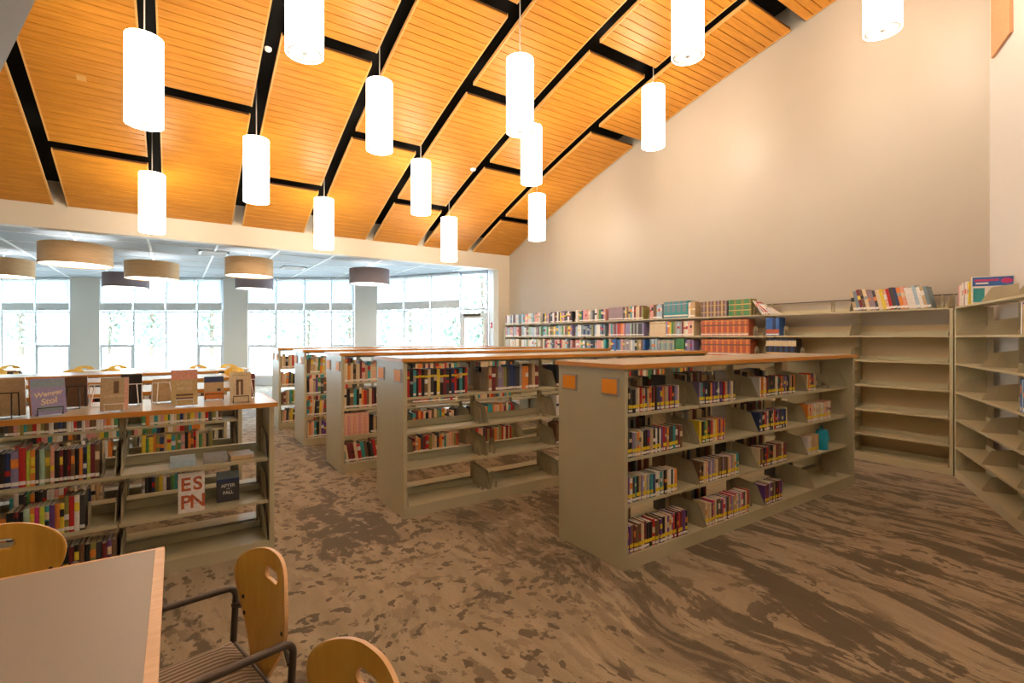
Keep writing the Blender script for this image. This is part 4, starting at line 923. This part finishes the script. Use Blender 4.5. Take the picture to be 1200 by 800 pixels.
def chair_proto():
    r = empty('armchair', (0, 0, 0), 'x', 'chair', 'honey plywood armchairs')
    # backrest: curved plywood shield with hand slot
    nu, nv, th = 28, 36, .012
    def hw(t):
        if t < .7: w = .075+(.228-.075)*math.sin(t/.7*PI/2)**1.15
        else: w = .228
        if t > .66: w *= max(.0, 1-((t-.66)/.344)**2.5)**.5
        return w if t > .66 else max(w, .075)
    def P(u, t, off):
        t = min(max(t, 0), 1)
        w = hw(t); x = u*w; z = .43+.395*t
        if t > .97: pass
        y = -.235-.05*t-.008*math.sin(t*3)+.055*(x/.22)**2*(.3+.7*t)
        return (x, y-off, z)
    vs = []; fs = []
    for side in (0, 1):
        for j in range(nv+1):
            for i in range(nu+1): vs.append(P(-1+2*i/nu, 1-(1-j/nv)**1.7, th*side))
    def id(s_, j, i): return s_*(nu+1)*(nv+1)+j*(nu+1)+i
    for j in range(nv):
        for i in range(nu):
            fs.append((id(0, j, i), id(0, j+1, i), id(0, j+1, i+1), id(0, j, i+1))); fs.append((id(1, j, i), id(1, j, i+1), id(1, j+1, i+1), id(1, j+1, i)))
    for j in range(nv): fs.append((id(0, j, 0), id(1, j, 0), id(1, j+1, 0), id(0, j+1, 0))); fs.append((id(0, j, nu), id(0, j+1, nu), id(1, j+1, nu), id(1, j, nu)))
    for i in range(nu): fs.append((id(0, 0, i), id(0, 0, i+1), id(1, 0, i+1), id(1, 0, i))); fs.append((id(0, nv, i), id(1, nv, i), id(1, nv, i+1), id(0, nv, i+1)))
    s = MB(); s.add(vs, fs, M['ply']); b = obj('backrest', s, r); recalc(b.data)
    c = MB(); pts = [(.035+.02*math.cos(a), .745+.02*math.sin(a)) for a in [math.radians(-90+18*k) for k in range(11)]]+[(-.035+.02*math.cos(a), .745+.02*math.sin(a)) for a in [math.radians(90+18*k) for k in range(11)]]
    c.prism(pts, -.5, -.1, 'y', M['maple']); cut = obj('cutter', c); recalc(cut.data)
    md = b.modifiers.new('slot', 'BOOLEAN'); md.operation = 'DIFFERENCE'; md.object = cut; md.solver = 'EXACT'
    bpy.context.view_layer.update(); dg = bpy.context.evaluated_depsgraph_get()
    me = bpy.data.meshes.new_from_object(b.evaluated_get(dg)); b.modifiers.clear(); b.data = me; bpy.data.objects.remove(cut)
    me.materials.clear(); me.materials.append(M['ply']); me.materials.append(M['maple'])
    for p in me.polygons:
        cc = p.center; edge = abs(p.normal.y) < .55; p.material_index = 1 if edge else 0; p.use_smooth = not edge
    for x, z in ((.175, .62), (.16, .565), (-.175, .62), (-.16, .565)):
        q = MB(); q.lathe([(.008, 0), (.006, .004)], 0, 0, M['bolt'], 10, cap0=True, cap1=True, T=Matrix.Translation((x, P(x/hw((z-.43)/.395), (z-.43)/.395, 0)[1]+.0005, z))@Matrix.Rotation(-PI/2, 4, 'X')); obj('bolt', q, b)
    # seat
    s = MB(); n = 10; sv = []
    def seat_pt(i, j):
        u, v = -1+2*i/n, -1+2*j/n; x = u*(.235-.02*(1-v)/2); y = v*.225+.01
        cr = max(0, 1-max(abs(u), abs(v))**6); return (x, y, .445+.028*cr-.015*(1 if v > .9 else 0))
    for j in range(n+1):
        for i in range(n+1): sv.append(seat_pt(i, j))
    m_ = len(sv); sv += [(x*.97, y*.97, .42) for x, y, z in sv[:]]
    sf = [(j*(n+1)+i, j*(n+1)+i+1, (j+1)*(n+1)+i+1, (j+1)*(n+1)+i) for j in range(n) for i in range(n)]
    sf += [tuple(m_+q for q in reversed(g_)) for g_ in sf]
    rim = [i for i in range(n)]+[(j)*(n+1)+n for j in range(n)]+[n*(n+1)+n-i for i in range(n)]+[(n-j)*(n+1) for j in range(n)]
    for k in range(len(rim)): a, b2 = rim[k], rim[(k+1) % len(rim)]; sf.append((a, m_+a, m_+b2, b2))
    s.add(sv, sf, M['seat']); obj('seat', s, r, True)
    for sx in (-1, 1):
        s = MB(); x = sx*.262; rr = .05
        path = [(x, .215, .0), (x, .215, .58)]+[(x, .215-rr+rr*math.cos(a), .58+rr*math.sin(a)) for a in [math.radians(18*k) for k in range(1, 6)]]
        path += [(x, .0, .635), (x*.99, -.18, .63)]+[(x*.98, -.21-rr*.7*math.sin(a)+0, .63-rr*.7+rr*.7*math.cos(a)) for a in [math.radians(18*k) for k in range(1, 6)]]+[(x*.98, -.235, .4), (x, -.26, 0)]
        s.tube(path, .0125, M['tube'], 10); f_ = obj('side_frame', s, r, True); f_['label'] = 'dark bronze tube forming legs and armrest'
    s = MB(); s.tube([(-.262, .2, .41), (.262, .2, .41)], .011, M['tube']); obj('crossbar', s, r, True)
    s = MB(); s.tube([(-.257, -.236, .41), (.257, -.236, .41)], .011, M['tube'])
    obj('crossbar', s, r, True); s = MB(); s.tube([(-.257, -.236, .56), (-.165, -.255, .585)], .010, M['tube']); obj('back_bracket', s, r, True)
    s = MB(); s.tube([(.257, -.236, .56), (.165, -.255, .585)], .010, M['tube']); obj('back_bracket', s, r, True)
    return r
CH = chair_proto()
CH.location = (.015, 1.895, 0); CH.rotation_euler = (0, 0, math.radians(103)); CH['label'] = 'honey plywood armchair at the long side of the beige table, striped seat showing'
dup(CH, (.125, 1.145, 0), math.radians(104), 'honey plywood armchair cropped at the bottom, of which only the back top shows')
dup(CH, (-.62, 2.60, 0), math.radians(178), 'honey plywood armchair between the beige table and the low display shelf')
# window bay tables and chairs
WT = [(-1.7, 16.9), (.9, 15.7), (-4.2, 18.6)]
WTL = ['pale reading table in the window bay beneath the pale oak and mauve drum lights', 'pale reading table by the grey column between the window bays', 'pale reading table near the far windows by the picture edge']
for i, (x, y) in enumerate(WT):
    reading_table(x-.75, x+.75, y-.5, y+.5, WTL[i])
    for j, (dx, dy, a) in enumerate(((-.38, -.62, 0), (.38, -.62, 0), (-.38, .62, 180), (.38, .62, 180))):
        side = 'range side' if dy < 0 else 'window side'; end = 'outer' if dx < 0 else 'inner'
        dup(CH, (x+dx, y+dy, 0), math.radians(a+rnd.uniform(-8, 8)), 'armchair on the %s, %s end of the %s' % (side, end, ['table under the drum lights', 'grey-column table', 'picture-edge table'][i]), 'armchairs in the window bay')
# upper wood panel on the white wall
T = Matrix.Translation(corner)@Matrix.Rotation(ra, 4, 'Z')
s = MB(); s.box(.15, .70, -.03, -.002, 4.755, 7.4, M['panel_w'], T); o = obj('wall_panel', s); tag(o, 'orange-brown wood panel high on the white wall beside the corner', 'wall panel')

# ------------------------------------------------------------------ light and camera
w = bpy.data.worlds.new('sky'); bpy.context.scene.world = w; w.use_nodes = True
nt = w.node_tree; bg = nt.nodes['Background']
sk = nt.nodes.new('ShaderNodeTexSky'); sk.sky_type = 'HOSEK_WILKIE'; sk.turbidity = 5; sk.sun_direction = Vector((-.3, -.6, .75)).normalized()
mxn = nt.nodes.new('ShaderNodeMixRGB'); mxn.inputs['Fac'].default_value = .25; mxn.inputs['Color2'].default_value = (.8, .9, 1, 1)
mxn.inputs['Fac'].default_value = .8
nt.links.new(sk.outputs['Color'], mxn.inputs['Color1']); nt.links.new(mxn.outputs['Color'], bg.inputs['Color']); bg.inputs['Strength'].default_value = 10.0
cam = bpy.data.cameras.new('camera'); co = bpy.data.objects.new('camera', cam); C.objects.link(co)
co.location = (0, 0, E); co.rotation_euler = (PI/2, 0, -math.atan2(.5633, .8263)); cam.sensor_width = 36; cam.lens = 579*36/1200; cam.shift_y = -4.7/1200
cam.clip_start = .03; cam.clip_end = 500
sc = bpy.context.scene; sc.camera = co
sc.view_settings.view_transform = 'Standard'; sc.view_settings.look = 'None'; sc.view_settings.exposure = .85; sc.view_settings.gamma = 1; sc.view_settings.use_curve_mapping = False
sc.cycles.max_bounces = 8; sc.cycles.diffuse_bounces = 5; sc.cycles.transparent_max_bounces = 12
